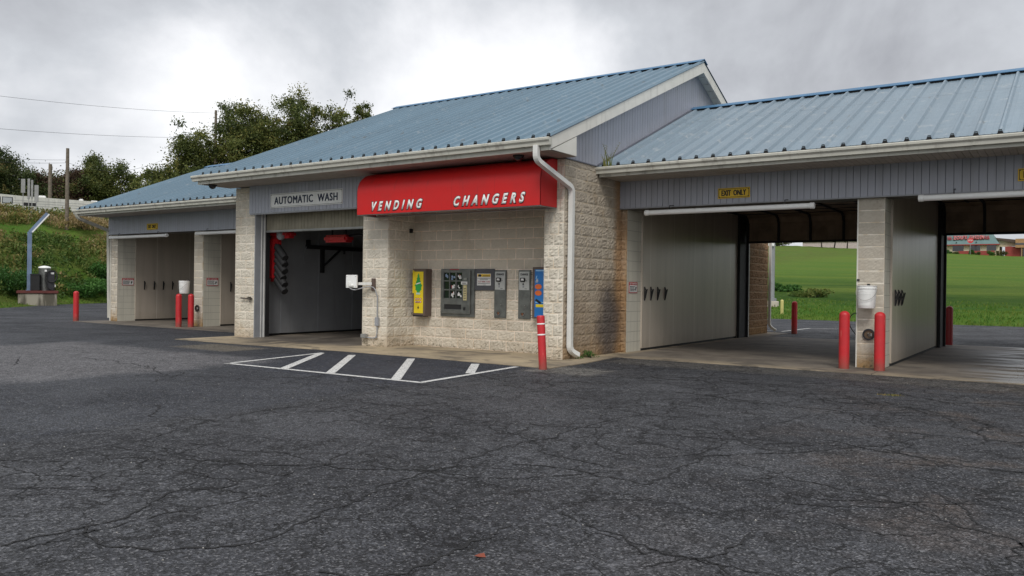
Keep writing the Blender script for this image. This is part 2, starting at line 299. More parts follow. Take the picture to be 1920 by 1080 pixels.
def mat_grass():
    t = NT('grass_ground'); px, py, pz = t.xyz()
    c = t.mix(t.ss(t.noise(0.30, 6, 0.6), 0.35, 0.65), (0.048, 0.125, 0.014), (0.085, 0.168, 0.022))
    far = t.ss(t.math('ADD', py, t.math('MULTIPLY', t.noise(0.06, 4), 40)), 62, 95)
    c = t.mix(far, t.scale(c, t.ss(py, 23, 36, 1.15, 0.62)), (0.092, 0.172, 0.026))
    c = t.mix(t.ss(t.noise(1.0, 4, 0.5, t.mapv((0.02, 0.075, 1))), 0.45, 0.6, 0, 0.6), c, (0.125, 0.180, 0.030))
    c = t.mix(t.ss(t.noise(1.0, 4, 0.5, t.mapv((0.012, 0.12, 1), loc=(5, 2, 0))), 0.52, 0.66, 0, 0.7), c, (0.13, 0.185, 0.028))
    c = t.scale(c, t.math('ADD', t.math('MULTIPLY', t.noise(3.5, 8, 0.8), 1.5), 0.22))
    c = t.mix(t.ss(t.noise(0.9, 6, 0.7), 0.60, 0.76, 0, 0.3), c, (0.15, 0.155, 0.045))
    # rough bank soil under the weeds
    bank = t.ss(px, -30, -36, 0, 1)
    c = t.mix(t.math('MULTIPLY', bank, t.ss(t.noise(0.8, 5), 0.4, 0.6, 0.1, 0.7)), c, (0.10, 0.115, 0.03))
    return t.done(c, 0.95, 0, t.noise(9, 6, 0.75), 0.9, 0.12, 0.1)
M_GRASS = mat_grass()
def mat_leaf(name, cols, trans=True):
    t = NT(name); ti = t.attr('tint'); r = t.n('ShaderNodeValToRGB'); t.put(ti, r.inputs[0]); e = r.color_ramp.elements
    n = len(cols); e[0].color = (*cols[0], 1); e[1].color = (*cols[-1], 1)
    for i in range(1, n-1):
        q = e.new(i/(n-1)); q.color = (*cols[i], 1)
    m = t.done(r.outputs[0], 0.6, 0, None, spec=0.25)
    if trans:
        tr = t.n('ShaderNodeBsdfTranslucent'); t.put(r.outputs[0], tr.inputs[0]); ms = t.n('ShaderNodeMixShader'); ms.inputs[0].default_value = 0.3
        o = [x for x in t.t.nodes if x.type == 'OUTPUT_MATERIAL'][0]; t.t.links.new(t.b.outputs[0], ms.inputs[1]); t.t.links.new(tr.outputs[0], ms.inputs[2]); t.t.links.new(ms.outputs[0], o.inputs[0])
    return m
M_LEAF = mat_leaf('green_leaves', [(0.055, 0.078, 0.024), (0.105, 0.130, 0.038), (0.170, 0.190, 0.052), (0.25, 0.22, 0.065), (0.32, 0.23, 0.09)])
M_LEAFD = mat_leaf('dark_leaves', [(0.035, 0.055, 0.020), (0.062, 0.088, 0.028), (0.105, 0.120, 0.038), (0.19, 0.135, 0.052), (0.24, 0.15, 0.07)])
M_LEAFB = mat_leaf('brown_twigs', [(0.055, 0.035, 0.022), (0.09, 0.055, 0.035), (0.12, 0.075, 0.05), (0.06, 0.07, 0.03)])
M_WEED = mat_leaf('weed_leaves', [(0.035, 0.085, 0.018), (0.080, 0.140, 0.026), (0.155, 0.180, 0.045), (0.25, 0.195, 0.065), (0.33, 0.24, 0.125), (0.42, 0.34, 0.20)])
M_BUSH = mat_leaf('bush_leaves', [(0.030, 0.085, 0.018), (0.055, 0.145, 0.028), (0.105, 0.23, 0.045)])
M_BLADE = mat_leaf('grass_blades', [(0.040, 0.11, 0.010), (0.075, 0.17, 0.018), (0.13, 0.22, 0.028), (0.19, 0.22, 0.05)])
M_BARK = plain('tree_bark', (0.06, 0.05, 0.042), 0.95, var=0.3, sc_=8)
M_PAINT = None
def mat_paint():
    t = NT('worn_white_road_paint'); c = t.mix(t.ss(t.noise(38, 5, 0.75), 0.52, 0.60), (0.66, 0.66, 0.64), (0.13, 0.13, 0.135))
    c = t.mix(t.ss(t.noise(3, 4), 0.5, 0.75, 0, 0.4), c, (0.30, 0.30, 0.29)); return t.done(c, 0.75, 0, t.noise(60, 3), 0.4, 0.004)
M_PAINT = mat_paint()
M_CRACK = plain('crack_filler_dark', (0.014, 0.014, 0.015), 0.95)

# ------------------------------------------------------------------ mesh helpers
class MB:
    def __init__(s): s.v = []; s.f = []; s.m = []; s.t = []
    def add(s, vs_, fs, m=0, t=0.5):
        b = len(s.v); s.v += [tuple(x) for x in vs_]; s.f += [tuple(b+i for i in q) for q in fs]; s.m += [m]*len(fs); s.t += [t]*len(fs); return s
    def box(s, x0, x1, y0, y1, z0, z1, m=0, t=0.5):
        if x0 > x1: x0, x1 = x1, x0
        if y0 > y1: y0, y1 = y1, y0
        if z0 > z1: z0, z1 = z1, z0
        v = [(x, y, z) for z in (z0, z1) for y in (y0, y1) for x in (x0, x1)]
        return s.add(v, [(0, 2, 3, 1), (4, 5, 7, 6), (0, 1, 5, 4), (2, 6, 7, 3), (0, 4, 6, 2), (1, 3, 7, 5)], m, t)
    def rbox(s, x0, x1, y0, y1, z0, z1, b, m=0):          # bevelled box
        bm = bmesh.new(); bmesh.ops.create_cube(bm, size=1.0)
        for v in bm.verts: v.co = Vector(((x0+x1)/2+v.co.x*(x1-x0), (y0+y1)/2+v.co.y*(y1-y0), (z0+z1)/2+v.co.z*(z1-z0)))
        bmesh.ops.bevel(bm, geom=bm.edges[:], offset=b, segments=2, affect='EDGES'); bm.verts.index_update()
        s.add([v.co[:] for v in bm.verts], [[v.index for v in f.verts] for f in bm.faces], m); bm.free(); return s
    def prism(s, poly, axis, a, b, m=0, t=0.5):           # poly in the two other axes, in order; extruded along axis
        n = len(poly); P = []
        for k in (a, b):
            for p, q in poly:
                P.append({'x': (k, p, q), 'y': (p, k, q), 'z': (p, q, k)}[axis])
        fs = [(i, (i+1) % n, n+(i+1) % n, n+i) for i in range(n)] + [tuple(range(n-1, -1, -1)), tuple(range(n, 2*n))]
        return s.add(P, fs, m, t)
    def tube(s, path, r, n=10, m=0, caps=True, sq=None):
        path = [Vector(p) for p in path]; k = len(path); rs = r if isinstance(r, (list, tuple)) else [r]*k
        d0 = (path[1]-path[0]).normalized(); up = Vector((0, 0, 1)) if abs(d0.z) < 0.9 else Vector((0, 1, 0)); rings = []
        sx_ = d0.cross(up).normalized()
        for i, p in enumerate(path):
            d = (path[min(i+1, k-1)]-path[max(i-1, 0)]).normalized()
            sx_ = (sx_ - d*sx_.dot(d)).normalized(); sy_ = d.cross(sx_)
            if sq: ring = [p+sx_*(a*sq[0])+sy_*(b*sq[1]) for a, b in ((-1, -1), (1, -1), (1, 1), (-1, 1))]
            else: ring = [p+sx_*(math.cos(2*math.pi*j/n)*rs[i])+sy_*(math.sin(2*math.pi*j/n)*rs[i]) for j in range(n)]
            rings.append(ring)
        nn = 4 if sq else n; vs_ = [tuple(v) for r_ in rings for v in r_]; fs = []
        for i in range(k-1):
            for j in range(nn): fs.append((i*nn+j, i*nn+(j+1) % nn, (i+1)*nn+(j+1) % nn, (i+1)*nn+j))
        if caps: fs += [tuple(range(nn-1, -1, -1)), tuple((k-1)*nn+j for j in range(nn))]
        return s.add(vs_, fs, m)
    def lathe(s, prof, cx_=0, cy_=0, cz_=0, n=24, m=0):    # prof: (r, z)
        vs_ = [(cx_+r*math.cos(2*math.pi*j/n), cy_+r*math.sin(2*math.pi*j/n), cz_+z) for r, z in prof for j in range(n)]
        fs = [(i*n+j, i*n+(j+1) % n, (i+1)*n+(j+1) % n, (i+1)*n+j) for i in range(len(prof)-1) for j in range(n)]
        fs += [tuple(range(n-1, -1, -1)), tuple((len(prof)-1)*n+j for j in range(n))]
        return s.add(vs_, fs, m)
    def build(s, name, mats, parent=None, smooth=False, label=None):
        me = bpy.data.meshes.new(name); me.from_pydata(s.v, [], s.f)
        if not isinstance(mats, (list, tuple)): mats = [mats]
        for m in mats: me.materials.append(m)
        me.polygons.foreach_set('material_index', s.m)
        a = me.attributes.new('tint', 'FLOAT', 'FACE'); a.data.foreach_set('value', [float(x) for x in s.t])
        uv = me.uv_layers.new(name='UVMap'); co = np.array(s.v, float); me.update()
        nrm = np.zeros(len(me.polygons)*3); me.polygons.foreach_get('normal', nrm); nrm = np.abs(nrm.reshape(-1, 3)); ax = np.argmax(nrm, 1)
        li = np.zeros(len(me.loops), int); me.loops.foreach_get('vertex_index', li); tot = np.zeros(len(me.polygons), int); me.polygons.foreach_get('loop_total', tot)
        pa = np.repeat(ax, tot); p = co[li]; u = np.where(pa == 0, p[:, 1], p[:, 0]); v_ = np.where(pa == 2, p[:, 1], p[:, 2])
        uv.data.foreach_set('uv', np.stack([u, v_], 1).ravel())
        if smooth:
            me.polygons.foreach_set('use_smooth', [True]*len(me.polygons))
        o = bpy.data.objects.new(name, me); C.objects.link(o)
        if smooth and hasattr(me, 'set_sharp_from_angle'): me.set_sharp_from_angle(angle=math.radians(40))
        if parent: o.parent = parent
        if label: o['label'] = label
        return o
def fastmesh(name, verts, k, mat, parent=None, tint=None):
    """verts: (n*k,3) array, faces of k verts each"""
    n = len(verts)//k; me = bpy.data.meshes.new(name); me.vertices.add(n*k); me.vertices.foreach_set('co', verts.astype(np.float32).ravel())
    me.loops.add(n*k); me.loops.foreach_set('vertex_index', np.arange(n*k, dtype=np.int32)); me.polygons.add(n)
    me.polygons.foreach_set('loop_start', np.arange(0, n*k, k, dtype=np.int32)); me.update(calc_edges=True)
    a = me.attributes.new('tint', 'FLOAT', 'FACE'); a.data.foreach_set('value', (tint if tint is not None else np.full(n, .5)).astype(np.float32))
    me.materials.append(mat); o = bpy.data.objects.new(name, me); C.objects.link(o)
    if parent: o.parent = parent
    return o
def tag(o, label=None, cat=None, group=None, kind=None):
    if label: o['label'] = label
    if cat: o['category'] = cat
    if group: o['group'] = group
    if kind: o['kind'] = kind
    return o
def thing(name, label, cat, loc=(0, 0, 0), rz=0, group=None):
    o = bpy.data.objects.new(name, None); o.empty_display_size = 0.2; C.objects.link(o); o.location = loc; o.rotation_euler = (0, 0, rz); return tag(o, label, cat, group)
def dup(root, loc, label, rot=None):
    r = root.copy(); C.objects.link(r); r.location = loc
    if rot is not None: r.rotation_euler = rot
    r['label'] = label
    for ch in list(root.children):
        c = ch.copy(); C.objects.link(c); c.parent = r
        for g in list(ch.children):
            d = g.copy(); C.objects.link(d); d.parent = c
    return r
def textmesh(name, body, mat, parent, x0, x1, z0, z1, y, ax='x', shear=0.0, fat=0.0, ext=0.003, space=1.0, w=1, bold=0.0):
    """raised lettering fitted into a rectangle of the plane y=const (ax='x') or x=const (ax='y', facing +x)"""
    cu = bpy.data.curves.new(name, 'FONT'); cu.body = body; cu.size = 1; cu.extrude = 0; cu.offset = fat; cu.shear = shear; cu.space_character = space; cu.resolution_u = 3; cu.fill_mode = 'FRONT'
    t = bpy.data.objects.new(name, cu); C.objects.link(t); dg = bpy.context.evaluated_depsgraph_get(); dg.update()
    ev = t.evaluated_get(dg); me = bpy.data.meshes.new_from_object(ev); bpy.data.objects.remove(t); bpy.data.curves.remove(cu)
    co = np.zeros(len(me.vertices)*3); me.vertices.foreach_get('co', co); co = co.reshape(-1, 3)
    a0, a1 = co[:, 0].min(), co[:, 0].max(); b0, b1 = co[:, 1].min(), co[:, 1].max()
    X = x0+(co[:, 0]-a0)/(a1-a0)*(x1-x0); Z = z0+(co[:, 1]-b0)/(b1-b0)*(z1-z0)
    bm = bmesh.new(); bm.from_mesh(me); bm.verts.ensure_lookup_table()
    for i, v in enumerate(bm.verts):
        v.co = Vector((X[i], y, Z[i])) if ax == 'x' else Vector((y, X[i], Z[i]))
    fs = bm.faces[:]; r_ = bmesh.ops.extrude_face_region(bm, geom=fs)
    off = Vector((0, -ext, 0)) if ax == 'x' else Vector((ext, 0, 0))
    for v in r_['geom']:
        if isinstance(v, bmesh.types.BMVert): v.co += off
    bmesh.ops.recalc_face_normals(bm, faces=bm.faces[:])
    if bold:                                # heavier strokes: the same letters again, a hair aside and a hair proud
        g0 = bm.verts[:]+bm.edges[:]+bm.faces[:]
        for k_, (du, dz_) in enumerate(((bold, 0), (0, bold*0.5), (bold, bold*0.5))):
            g1 = bmesh.ops.duplicate(bm, geom=g0)['geom']
            for v in g1:
                if isinstance(v, bmesh.types.BMVert): v.co += Vector((du, -0.0003*(k_+1), dz_)) if ax == 'x' else Vector((0.0003*(k_+1), du, dz_))
    bm.to_mesh(me); bm.free(); me.materials.clear(); me.materials.append(mat); me.name = name
    o = bpy.data.objects.new(name, me); C.objects.link(o)
    if parent: o.parent = parent
    return o
def boards(mb, x0, x1, yfun, zlo, zhi, sp=0.115, gap=0.008, plane='y', c=0.0, th=0.012, m=0):
    """siding: vertical raised boards over a backing; zlo/zhi may be functions of the running coordinate; sits in plane y=c (facing -y) or x=c (facing +x)"""
    fl = zlo if callable(zlo) else (lambda q: zlo); fh = zhi if callable(zhi) else (lambda q: zhi); x = x0
    while x < x1-1e-6:
        e_ = min(x+sp, x1); a, b = x, e_-gap
        if b-a > 0.01:
            q = [(a, fl(a)), (b, fl(b)), (b, fh(b)), (a, fh(a))]
            if plane == 'y': mb.prism(q, 'y', c-th, c, m)
            else: mb.prism(q, 'x', c, c+th, m)
        x = e_
    q = [(x0, fl(x0)+.002), (x1, fl(x1)+.002), (x1, fh(x1)-.002), (x0, fh(x0)-.002)]
    if plane == 'y': mb.prism(q, 'y', c, c+0.01, m+1)
    else: mb.prism(q, 'x', c-0.01, c, m+1)
def blocks(mb, o, u, n, Lw, z0, z1, rough=0.009, bw=0.4064, off=0.0, smooth_above=None, m=0):
    """courses of split faced block: a mortar sheet with one displaced face per block. o: origin, u: run direction, n: outward normal"""
    o = Vector(o); u = Vector(u); n = Vector(n); ch = 0.2032; j = 0.0075
    def P(a, z, d): return o+u*a+Vector((0, 0, z))+n*d
    mb.add([P(0, z0, 0.0045), P(Lw, z0, 0.0045), P(Lw, z1, 0.0045), P(0, z1, 0.0045)], [(0, 1, 2, 3)], m, -1.0)
    k = 0; z = z0
    while z < z1-0.03:
        zt = min(z+ch, z1); a = -((k % 2)*bw/2+off) % bw; a = a-bw if a > 0 else a
        while a < Lw-0.001:
            A, B = max(a, 0)+(j if a > 0.001 else 0), min(a+bw, Lw)-(j if a+bw < Lw-.001 else 0)
            if B-A > 0.02:
                rg = rough*(0.35 if smooth_above and z > smooth_above else 1.0)
                nx, nz = max(2, int((B-A)/0.028)), 7; vs_ = []; ti = random.random()
                base = random.uniform(0.45, 0.85)*rg
                for q in range(nz+1):
                    for i in range(nx+1):
                        ed = (q in (0, nz)) or (i in (0, nx))
                        d = 0.0055+(random.uniform(0.0, 0.2)*rg if ed else base+random.uniform(-0.6, 0.8)*rg)
                        vs_.append(P(A+(B-A)*i/nx, z+j+(zt-z-2*j)*q/nz, d))
                fs = [(q*(nx+1)+i, q*(nx+1)+i+1, (q+1)*(nx+1)+i+1, (q+1)*(nx+1)+i) for q in range(nz) for i in range(nx)]
                mb.add(vs_, fs, m, ti)
                b0 = len(mb.v); rim = [vs_[i] for i in range(nx+1)]+[vs_[q*(nx+1)+nx] for q in range(1, nz+1)]+[vs_[nz*(nx+1)+i] for i in range(nx-1, -1, -1)]+[vs_[q*(nx+1)] for q in range(nz-1, 0, -1)]
                lo = [p-n*((p-o).dot(n)) for p in rim]; c_ = len(rim)
                mb.add(lo+rim, [(i, (i+1) % c_, c_+(i+1) % c_, c_+i) for i in range(c_)], m, ti)
            a += bw
        z = zt; k += 1

# ------------------------------------------------------------------ setting: terrain, lot, slabs, markings
TOE = np.array([(-12, -110), (-30, -25), (-34, -6), (-37.4, 2.7), (-39.4, 4.8), (-42.3, 8), (-44.5, 12), (-46.5, 18), (-45, 27), (-38, 36), (-27, 44), (-15, 60), (-30, 100), (-60, 180), (-90, 300)], float)
def sdist(x, y):
    x = np.asarray(x, float); y = np.asarray(y, float); best = np.full(x.shape, 1e9); sg = np.ones(x.shape)
    for a, b in zip(TOE[:-1], TOE[1:]):
        d = b-a; t = np.clip(((x-a[0])*d[0]+(y-a[1])*d[1])/(d@d), 0, 1)
        dist = np.hypot(x-a[0]-t*d[0], y-a[1]-t*d[1]); c = d[0]*(y-a[1])-d[1]*(x-a[0]); k = dist < best-1e-6
        best = np.where(k, dist, best); sg = np.where(k, np.sign(c), sg)
    return best*sg
def height(x, y):
    x = np.asarray(x, float); y = np.asarray(y, float); s = sdist(x, y)
    zb = np.interp(s, [0, 1.2, 6.6, 10.2, 12.6, 14.6, 30, 200], [-0.05, .15, 3.7, 5.0, 5.9, 5.3, 5.6, 10])
    nz = 0.12*np.sin(x*0.9+1.3*y)*np.sin(y*0.7-x*0.4)+0.08*np.sin(2.1*x)*np.cos(1.9*y)
    zb = zb+nz*np.clip((s-1.5)/2, 0, 1)
    yy = np.clip(y-22, 0, 190); sl = 0.0495+0.00035*np.clip(-x, -10, 60)
    zl = yy*sl-0.05+0.15*np.clip(yy/2, 0, 1)+np.clip(y-212, 0, 1e3)*0.004+nz*0.5*np.clip(yy/6, 0, 1)
    return np.maximum(zb, zl)
def axis(segs):
    r = []
    for a, b, st in segs: r += list(np.arange(a, b, st))
    return np.array(r+[segs[-1][1]])
gx = axis([(-900, -100, 50), (-100, -66, 4), (-66, -30, 0.7), (-30, 10, 2), (10, 60, 5), (60, 900, 60)]); gy = axis([(-500, -30, 40), (-30, -4, 3), (-4, 42, 0.7), (42, 120, 3), (120, 240, 6), (240, 1400, 80)])
GX, GY = np.meshgrid(gx, gy); GZ = height(GX, GY)
mb = MB(); nxg = len(gx); mb.v = [tuple(p) for p in np.stack([GX.ravel(), GY.ravel(), GZ.ravel()], 1).tolist()]
mb.f = [(j*nxg+i, j*nxg+i+1, (j+1)*nxg+i+1, (j+1)*nxg+i) for j in range(len(gy)-1) for i in range(nxg-1)]; mb.m = [0]*len(mb.f); mb.t = [.5]*len(mb.f)
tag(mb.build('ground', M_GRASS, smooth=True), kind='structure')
edge = [(-12, -110), (-30, -25), (-34, -6), (-37.4, 2.7), (-39.4, 4.8), (-42.3, 8), (-44.5, 12), (-46.5, 18), (-46.0, 21.9)]
back = [(x, 21.95+0.12*math.sin(x*1.7)+0.06*math.sin(x*4.1)) for x in np.arange(-45, 60, 0.8)]
mb = MB(); pl = edge+back+[(120, 22), (120, -110)]; mb.add([(x, y, -0.014) for x, y in pl], [tuple(range(len(pl)-1, -1, -1))]); ob = mb.build('parking_lot', M_ASPH)
bm = bmesh.new(); bm.from_mesh(ob.data); bmesh.ops.triangulate(bm, faces=bm.faces[:]); bmesh.ops.recalc_face_normals(bm, faces=bm.faces[:])
for f_ in bm.faces:
    if f_.normal.z < 0: f_.normal_flip()
bm.to_mesh(ob.data); bm.free(); tag(ob, kind='structure')
mb = MB()
mb.prism([(-13.75, -3.78), (-11.4, -3.72), (-8.7, -3.50), (-6.8, -3.52), (-3.86, -3.62), (-3.86, -2.4), (-4.02, -0.98), (1.0, -1.02), (5.6, -0.98), (5.6, 7.9), (-3.9, 7.9), (-3.9, 10.0), (-14.2, 10.0), (-14.2, 7.6), (-23.2, 7.6), (-23.2, -1.25), (-13.75, -1.25)], 'z', -0.10, 0.0)
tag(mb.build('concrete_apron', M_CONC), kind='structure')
def strip(mb, pts, wd, z0, z1, jit=0.0, m=0):
    pts = [Vector((p[0], p[1], 0)) for p in pts]; vl = []
    for i, p in enumerate(pts):
        d = (pts[min(i+1, len(pts)-1)]-pts[max(i-1, 0)]).normalized(); s_ = Vector((-d.y, d.x, 0)); w_ = wd*(1+random.uniform(-jit, jit))/2
        vl += [p+s_*w_, p-s_*w_]
    k = len(pts); fs = [(2*i, 2*i+1, 2*i+3, 2*i+2) for i in range(k-1)]
    mb.add([(v.x, v.y, z1) for v in vl], fs, m)
mb = MB(); zp = -0.009
for seg in ([(-8.66, -4.0), (-8.22, -6.42)], [(-8.28, -6.41), (-4.14, -6.34)], [(-4.20, -6.32), (-4.42, -3.72)]): strip(mb, seg, 0.10, 0, zp)
zp = -0.0075
for seg in ([(-8.6, -4.1), (-6.93, -6.36)], [(-7.9, -3.98), (-5.92, -6.36)], [(-6.62, -3.80), (-4.66, -6.33)], [(-5.2, -3.80), (-4.38, -5.02)]): strip(mb, seg, 0.14, 0, zp)
tag(mb.build('road_markings', M_PAINT), kind='structure')
mb = MB(); zp = -0.008
strip(mb, [(-4.9, 11.0), (-4.4, 10.95), (-4.3, 13.9), (-2.0, 15.2)], 0.1, 0, zp); tag(mb.build('rear_road_markings', M_PAINT), kind='structure')
CR = [[[-1.37,-12.72],[-1.39,-12.53],[-1.38,-12.34],[-1.35,-12.2],[-1.46,-11.95],[-1.59,-11.72],[-1.65,-11.6],[-1.49,-11.35]],[[-1.38,-12.34],[-1.09,-12.38],[-0.96,-12.39],[-0.68,-12.31],[-0.53,-12.12],[-0.47,-11.91],[-0.52,-11.7],[-0.6,-11.26],[-0.61,-11.08],[-0.74,-10.69],[-0.72,-10.29],[-0.8,-9.56],[-0.82,-9.1]],[[-3.32,-11.07],[-2.58,-11.01],[-2.4,-11.02],[-2.11,-10.85],[-1.86,-10.85],[-1.55,-10.5],[-1.2,-10.47],[-0.86,-10.24],[-0.54,-10.25],[-0.19,-10.02]],[[-2.98,-10.66],[-2.67,-10.56],[-2.43,-10.61],[-1.99,-10.43],[-1.57,-10.46]],[[-1.87,-10.86],[-1.71,-10.95],[-1.47,-10.91],[-1.52,-10.5],[-1.67,-10.18],[-1.78,-9.72]],[[-0.61,-11.08],[-0.76,-11.0],[-0.9,-10.89]],[[-1.94,-9.39],[-1.58,-9.42],[-1.27,-9.31]],[[0.13,-12.03],[0.37,-11.93],[0.46,-11.82],[0.46,-11.67],[0.44,-11.4],[0.43,-11.21],[0.43,-10.92]],[[-3.33,-11.89],[-3.31,-11.53],[-3.35,-11.31],[-3.35,-10.74],[-3.74,-9.85],[-3.9,-9.11],[-3.82,-8.68],[-4.2,-7.2],[-4.12,-6.5]],[[-0.85,-9.06],[-0.75,-8.68],[-0.8,-8.04],[-0.74,-7.41],[-0.7,-6.95],[-0.5,-6.79],[-0.57,-6.38],[-0.85,-5.81]],[[-0.74,-7.41],[-0.66,-7.93],[-0.5,-8.32],[-0.26,-8.67],[0.18,-8.92],[0.36,-8.78],[0.55,-8.5],[0.53,-8.04],[0.52,-7.82],[0.24,-7.39],[-0.26,-7.52]],[[-0.45,-9.64],[-0.17,-9.6],[0.08,-9.57],[0.62,-9.64],[0.64,-9.24],[0.58,-8.48],[1.04,-8.05],[1.42,-7.48],[1.68,-7.21],[1.9,-6.41]],[[0.03,-7.19],[0.42,-7.42],[0.71,-7.83],[0.9,-7.96],[1.06,-7.9],[1.12,-7.5]],[[0.41,-10.38],[0.55,-10.16],[0.8,-10.01],[0.8,-9.93]],[[-0.16,-10.06],[0.09,-9.66],[0.33,-9.37]],[[1.84,-9.79],[2.14,-9.9],[2.25,-9.82],[2.35,-9.66],[2.47,-9.74]],[[0.86,-10.78],[1.05,-10.8],[1.23,-10.93]],[[1.33,-11.09],[1.37,-10.93],[1.51,-10.73],[1.56,-10.31]],[[2.24,-8.66],[2.35,-8.91],[2.47,-9.04],[2.49,-9.37]],[[1.03,-9.14],[1.16,-9.09],[1.28,-8.89]],[[0.6,-6.73],[0.67,-6.06],[0.71,-5.8]]]
def jag(pts, st=0.035, amp=0.022):
    out_ = []; off = 0.0
    for a, b in zip(pts[:-1], pts[1:]):
        a = Vector(a); b = Vector(b); n_ = max(2, int((b-a).length/st)); d = (b-a).normalized(); s_ = Vector((-d.y, d.x))
        for i in range(n_):
            off = off*0.75+random.uniform(-amp, amp); out_.append(a+(b-a)*(i/n_)+s_*off)
    return out_+[Vector(pts[-1])]
mb = MB(); zp = -0.0105
for i, c_ in enumerate(CR): strip(mb, jag(c_), 0.015 if i in (0, 1, 2, 7, 9, 11) else 0.010, 0, zp, 0.7)
rc = random.Random(21)
def walk(x, y, a, L_, wd, depth):
    pts = [(x, y)]; n_ = int(L_/0.05); tgt = a
    for k in range(n_):
        if rc.random() < 0.07: tgt = a+rc.uniform(-0.9, 0.9)
        h_ = tgt+rc.uniform(-0.75, 0.75); x += 0.05*math.cos(h_); y += 0.05*math.sin(h_); pts.append((x, y))
        if depth < 2 and rc.random() < 0.045 and k > 4: walk(x, y, h_+rc.choice((-1, 1))*rc.uniform(0.7, 1.6), L_*rc.uniform(0.3, 0.6), wd*0.75, depth+1)
    strip(mb, pts, wd, 0, zp, 0.6)
for k in range(46):
    x_ = rc.uniform(-3.9, 3.6); y_ = rc.uniform(-12.2, -3.0); walk(x_, y_, rc.choice((0.1, 0.35, 1.3, 2.9, -0.4))+rc.uniform(-0.4, 0.4), rc.uniform(0.9, 2.8), 0.010+0.0012*(y_+12.5), 0)
for k in range(10): walk(rc.uniform(-12, -5), rc.uniform(-9, -4.5), rc.uniform(-0.5, 0.5), rc.uniform(1, 3), 0.014, 1)
tag(mb.build('pavement_cracks', M_CRACK), kind='structure')

# ------------------------------------------------------------------ the car wash
F = -2.235; MX0, MX1 = -13.68, -4.45
wash = thing('car_wash_building', 'long single storey car wash of tan block with blue ribbed metal roofs', 'building', (-9, 3, 0))
WI = Matrix.Translation((-9, 3, 0)).inverted()
class P_:                                   # parts are modelled in world coordinates and moved under the empty
    pass
def part(mb, name, mats, parent=None, smooth=False, label=None):
    top = parent is None
    if top: mb.v = [(x+9, y-3, z) for x, y, z in mb.v]
    else: mb.v = [(x+9, y-3, z) for x, y, z in mb.v]
    o = mb.build(name, mats, parent or wash, smooth, label)
    # restore world based uv so block courses stay aligned
    return o
# --- split face block shells
mb = MB(); blocks(mb, (MX0, F, 0), (1, 0, 0), (0, -1, 0), 0.72, 0, 3.56, off=0.0); blocks(mb, (MX0, 9.6, 0), (0, -1, 0), (-1, 0, 0), 11.83, 0, 3.58)
mb.box(MX0, MX0+0.715, F+0.002, F+0.30, 0, 3.56, 1); mb.box(MX0, MX0+0.4, F+0.30, F+0.38, 0, 3.56, 1); mb.box(MX0+0.002, MX0+0.38, F+0.38, 9.59, 0, 3.58, 1)
part(mb, 'wall', [M_BLK, M_DARK], label='front column and left side wall of the tall middle block')
mb = MB(); blocks(mb, (-9.38, F, 0), (1, 0, 0), (0, -1, 0), 0.70, 0, 3.0, off=0.1); blocks(mb, (-8.68, F, 0), (0, 1, 0), (1, 0, 0), 0.83, 0, 3.0)
mb.box(-9.375, -8.682, F+0.002, -1.412, 0, 3.0, 1); mb.box(-9.40, -9.376, F, -1.6, 0, 2.98, 0)
part(mb, 'wall', [M_BLK, M_GALV], label='block pier between the automatic bay and the vending recess')
mb = MB(); blocks(mb, (-8.68, -1.41, 0), (1, 0, 0), (0, -1, 0), 3.8, 0, 3.1, 0.011, smooth_above=1.6); mb.box(-8.9, -4.86, -1.405, -1.2, 0, 3.2, 1)
part(mb, 'wall', [M_BLKF, M_BLKF], label='pale block back wall of the vending recess')
mb = MB(); blocks(mb, (-4.86, F, 0), (1, 0, 0), (0, -1, 0), 0.41, 0, 3.56, 0.014, bw=0.2032); mb.box(-4.858, -4.452, F+0.002, -1.2, 0, 3.57, 1); part(mb, 'wall', [M_BLKG if 0 else M_BLK, M_BLKF], label='rough block corner pier right of the vending recess')
mb = MB(); blocks(mb, (MX1, F, 0), (0, 1, 0), (1, 0, 0), 2.235, 0, 3.575, 0.011); mb.box(MX1-0.4, MX1-0.002, -1.2, 7.2, 0, 3.57, 1); part(mb, 'wall', [M_BLKS, M_BLKS], label='brown stained block side wall with a dark soot patch')
mb = MB(); blocks(mb, (MX1, 7.3, 0), (0, 1, 0), (1, 0, 0), 2.3, 0, 3.575, 0.02); mb.box(MX1-0.4, MX1-0.002, 7.2, 9.6, 0, 3.57, 1); mb.box(MX0+0.4, MX1-0.4, 9.4, 9.6, 0, 3.57, 1); part(mb, 'wall', [M_BLKR, M_BLKR], label='dark brown block rear side wall seen through the open bay')
# header and lintels of the main block
mb = MB(); boards(mb, -13.13, -9.36, None, 2.935, 3.58, c=F-0.03); boards(mb, -9.36, -8.9, None, 2.935, 3.58, c=F-0.03); part(mb, 'siding', [M_SID, M_SIDJ])
mb = MB(); mb.box(-12.96, -9.38, F-0.02, F+0.5, 2.97, 3.57); mb.box(-9.38, -4.86, F+0.02, -1.2, 3.0, 3.57); mb.box(-13.1, -9.37, F-0.045, F+0.02, 2.90, 2.935, 1); mb.box(-13.0, -9.37, F+0.02, F+0.3, 2.935, 2.97, 1)
part(mb, 'lintel', [M_SIDJ, M_GREY])
mb = MB(); mb.box(-12.958, -12.935, F-0.012, F+0.30, 0, 2.97); mb.box(-12.935, -12.925, F+0.16, F+0.185, 0, 2.93, 1); mb.box(-12.935, -12.915, F+0.235, F+0.265, 0, 2.93, 1)
part(mb, 'door_frame', [M_GREY, M_WHITEM])
mb = MB(); mb.box(-13.0, -12.94, F+0.30, F+0.42, 0, 2.95); mb.box(-9.5, -9.40, F+0.26, F+0.42, 0, 2.95); part(mb, 'door_track', [M_DARK])
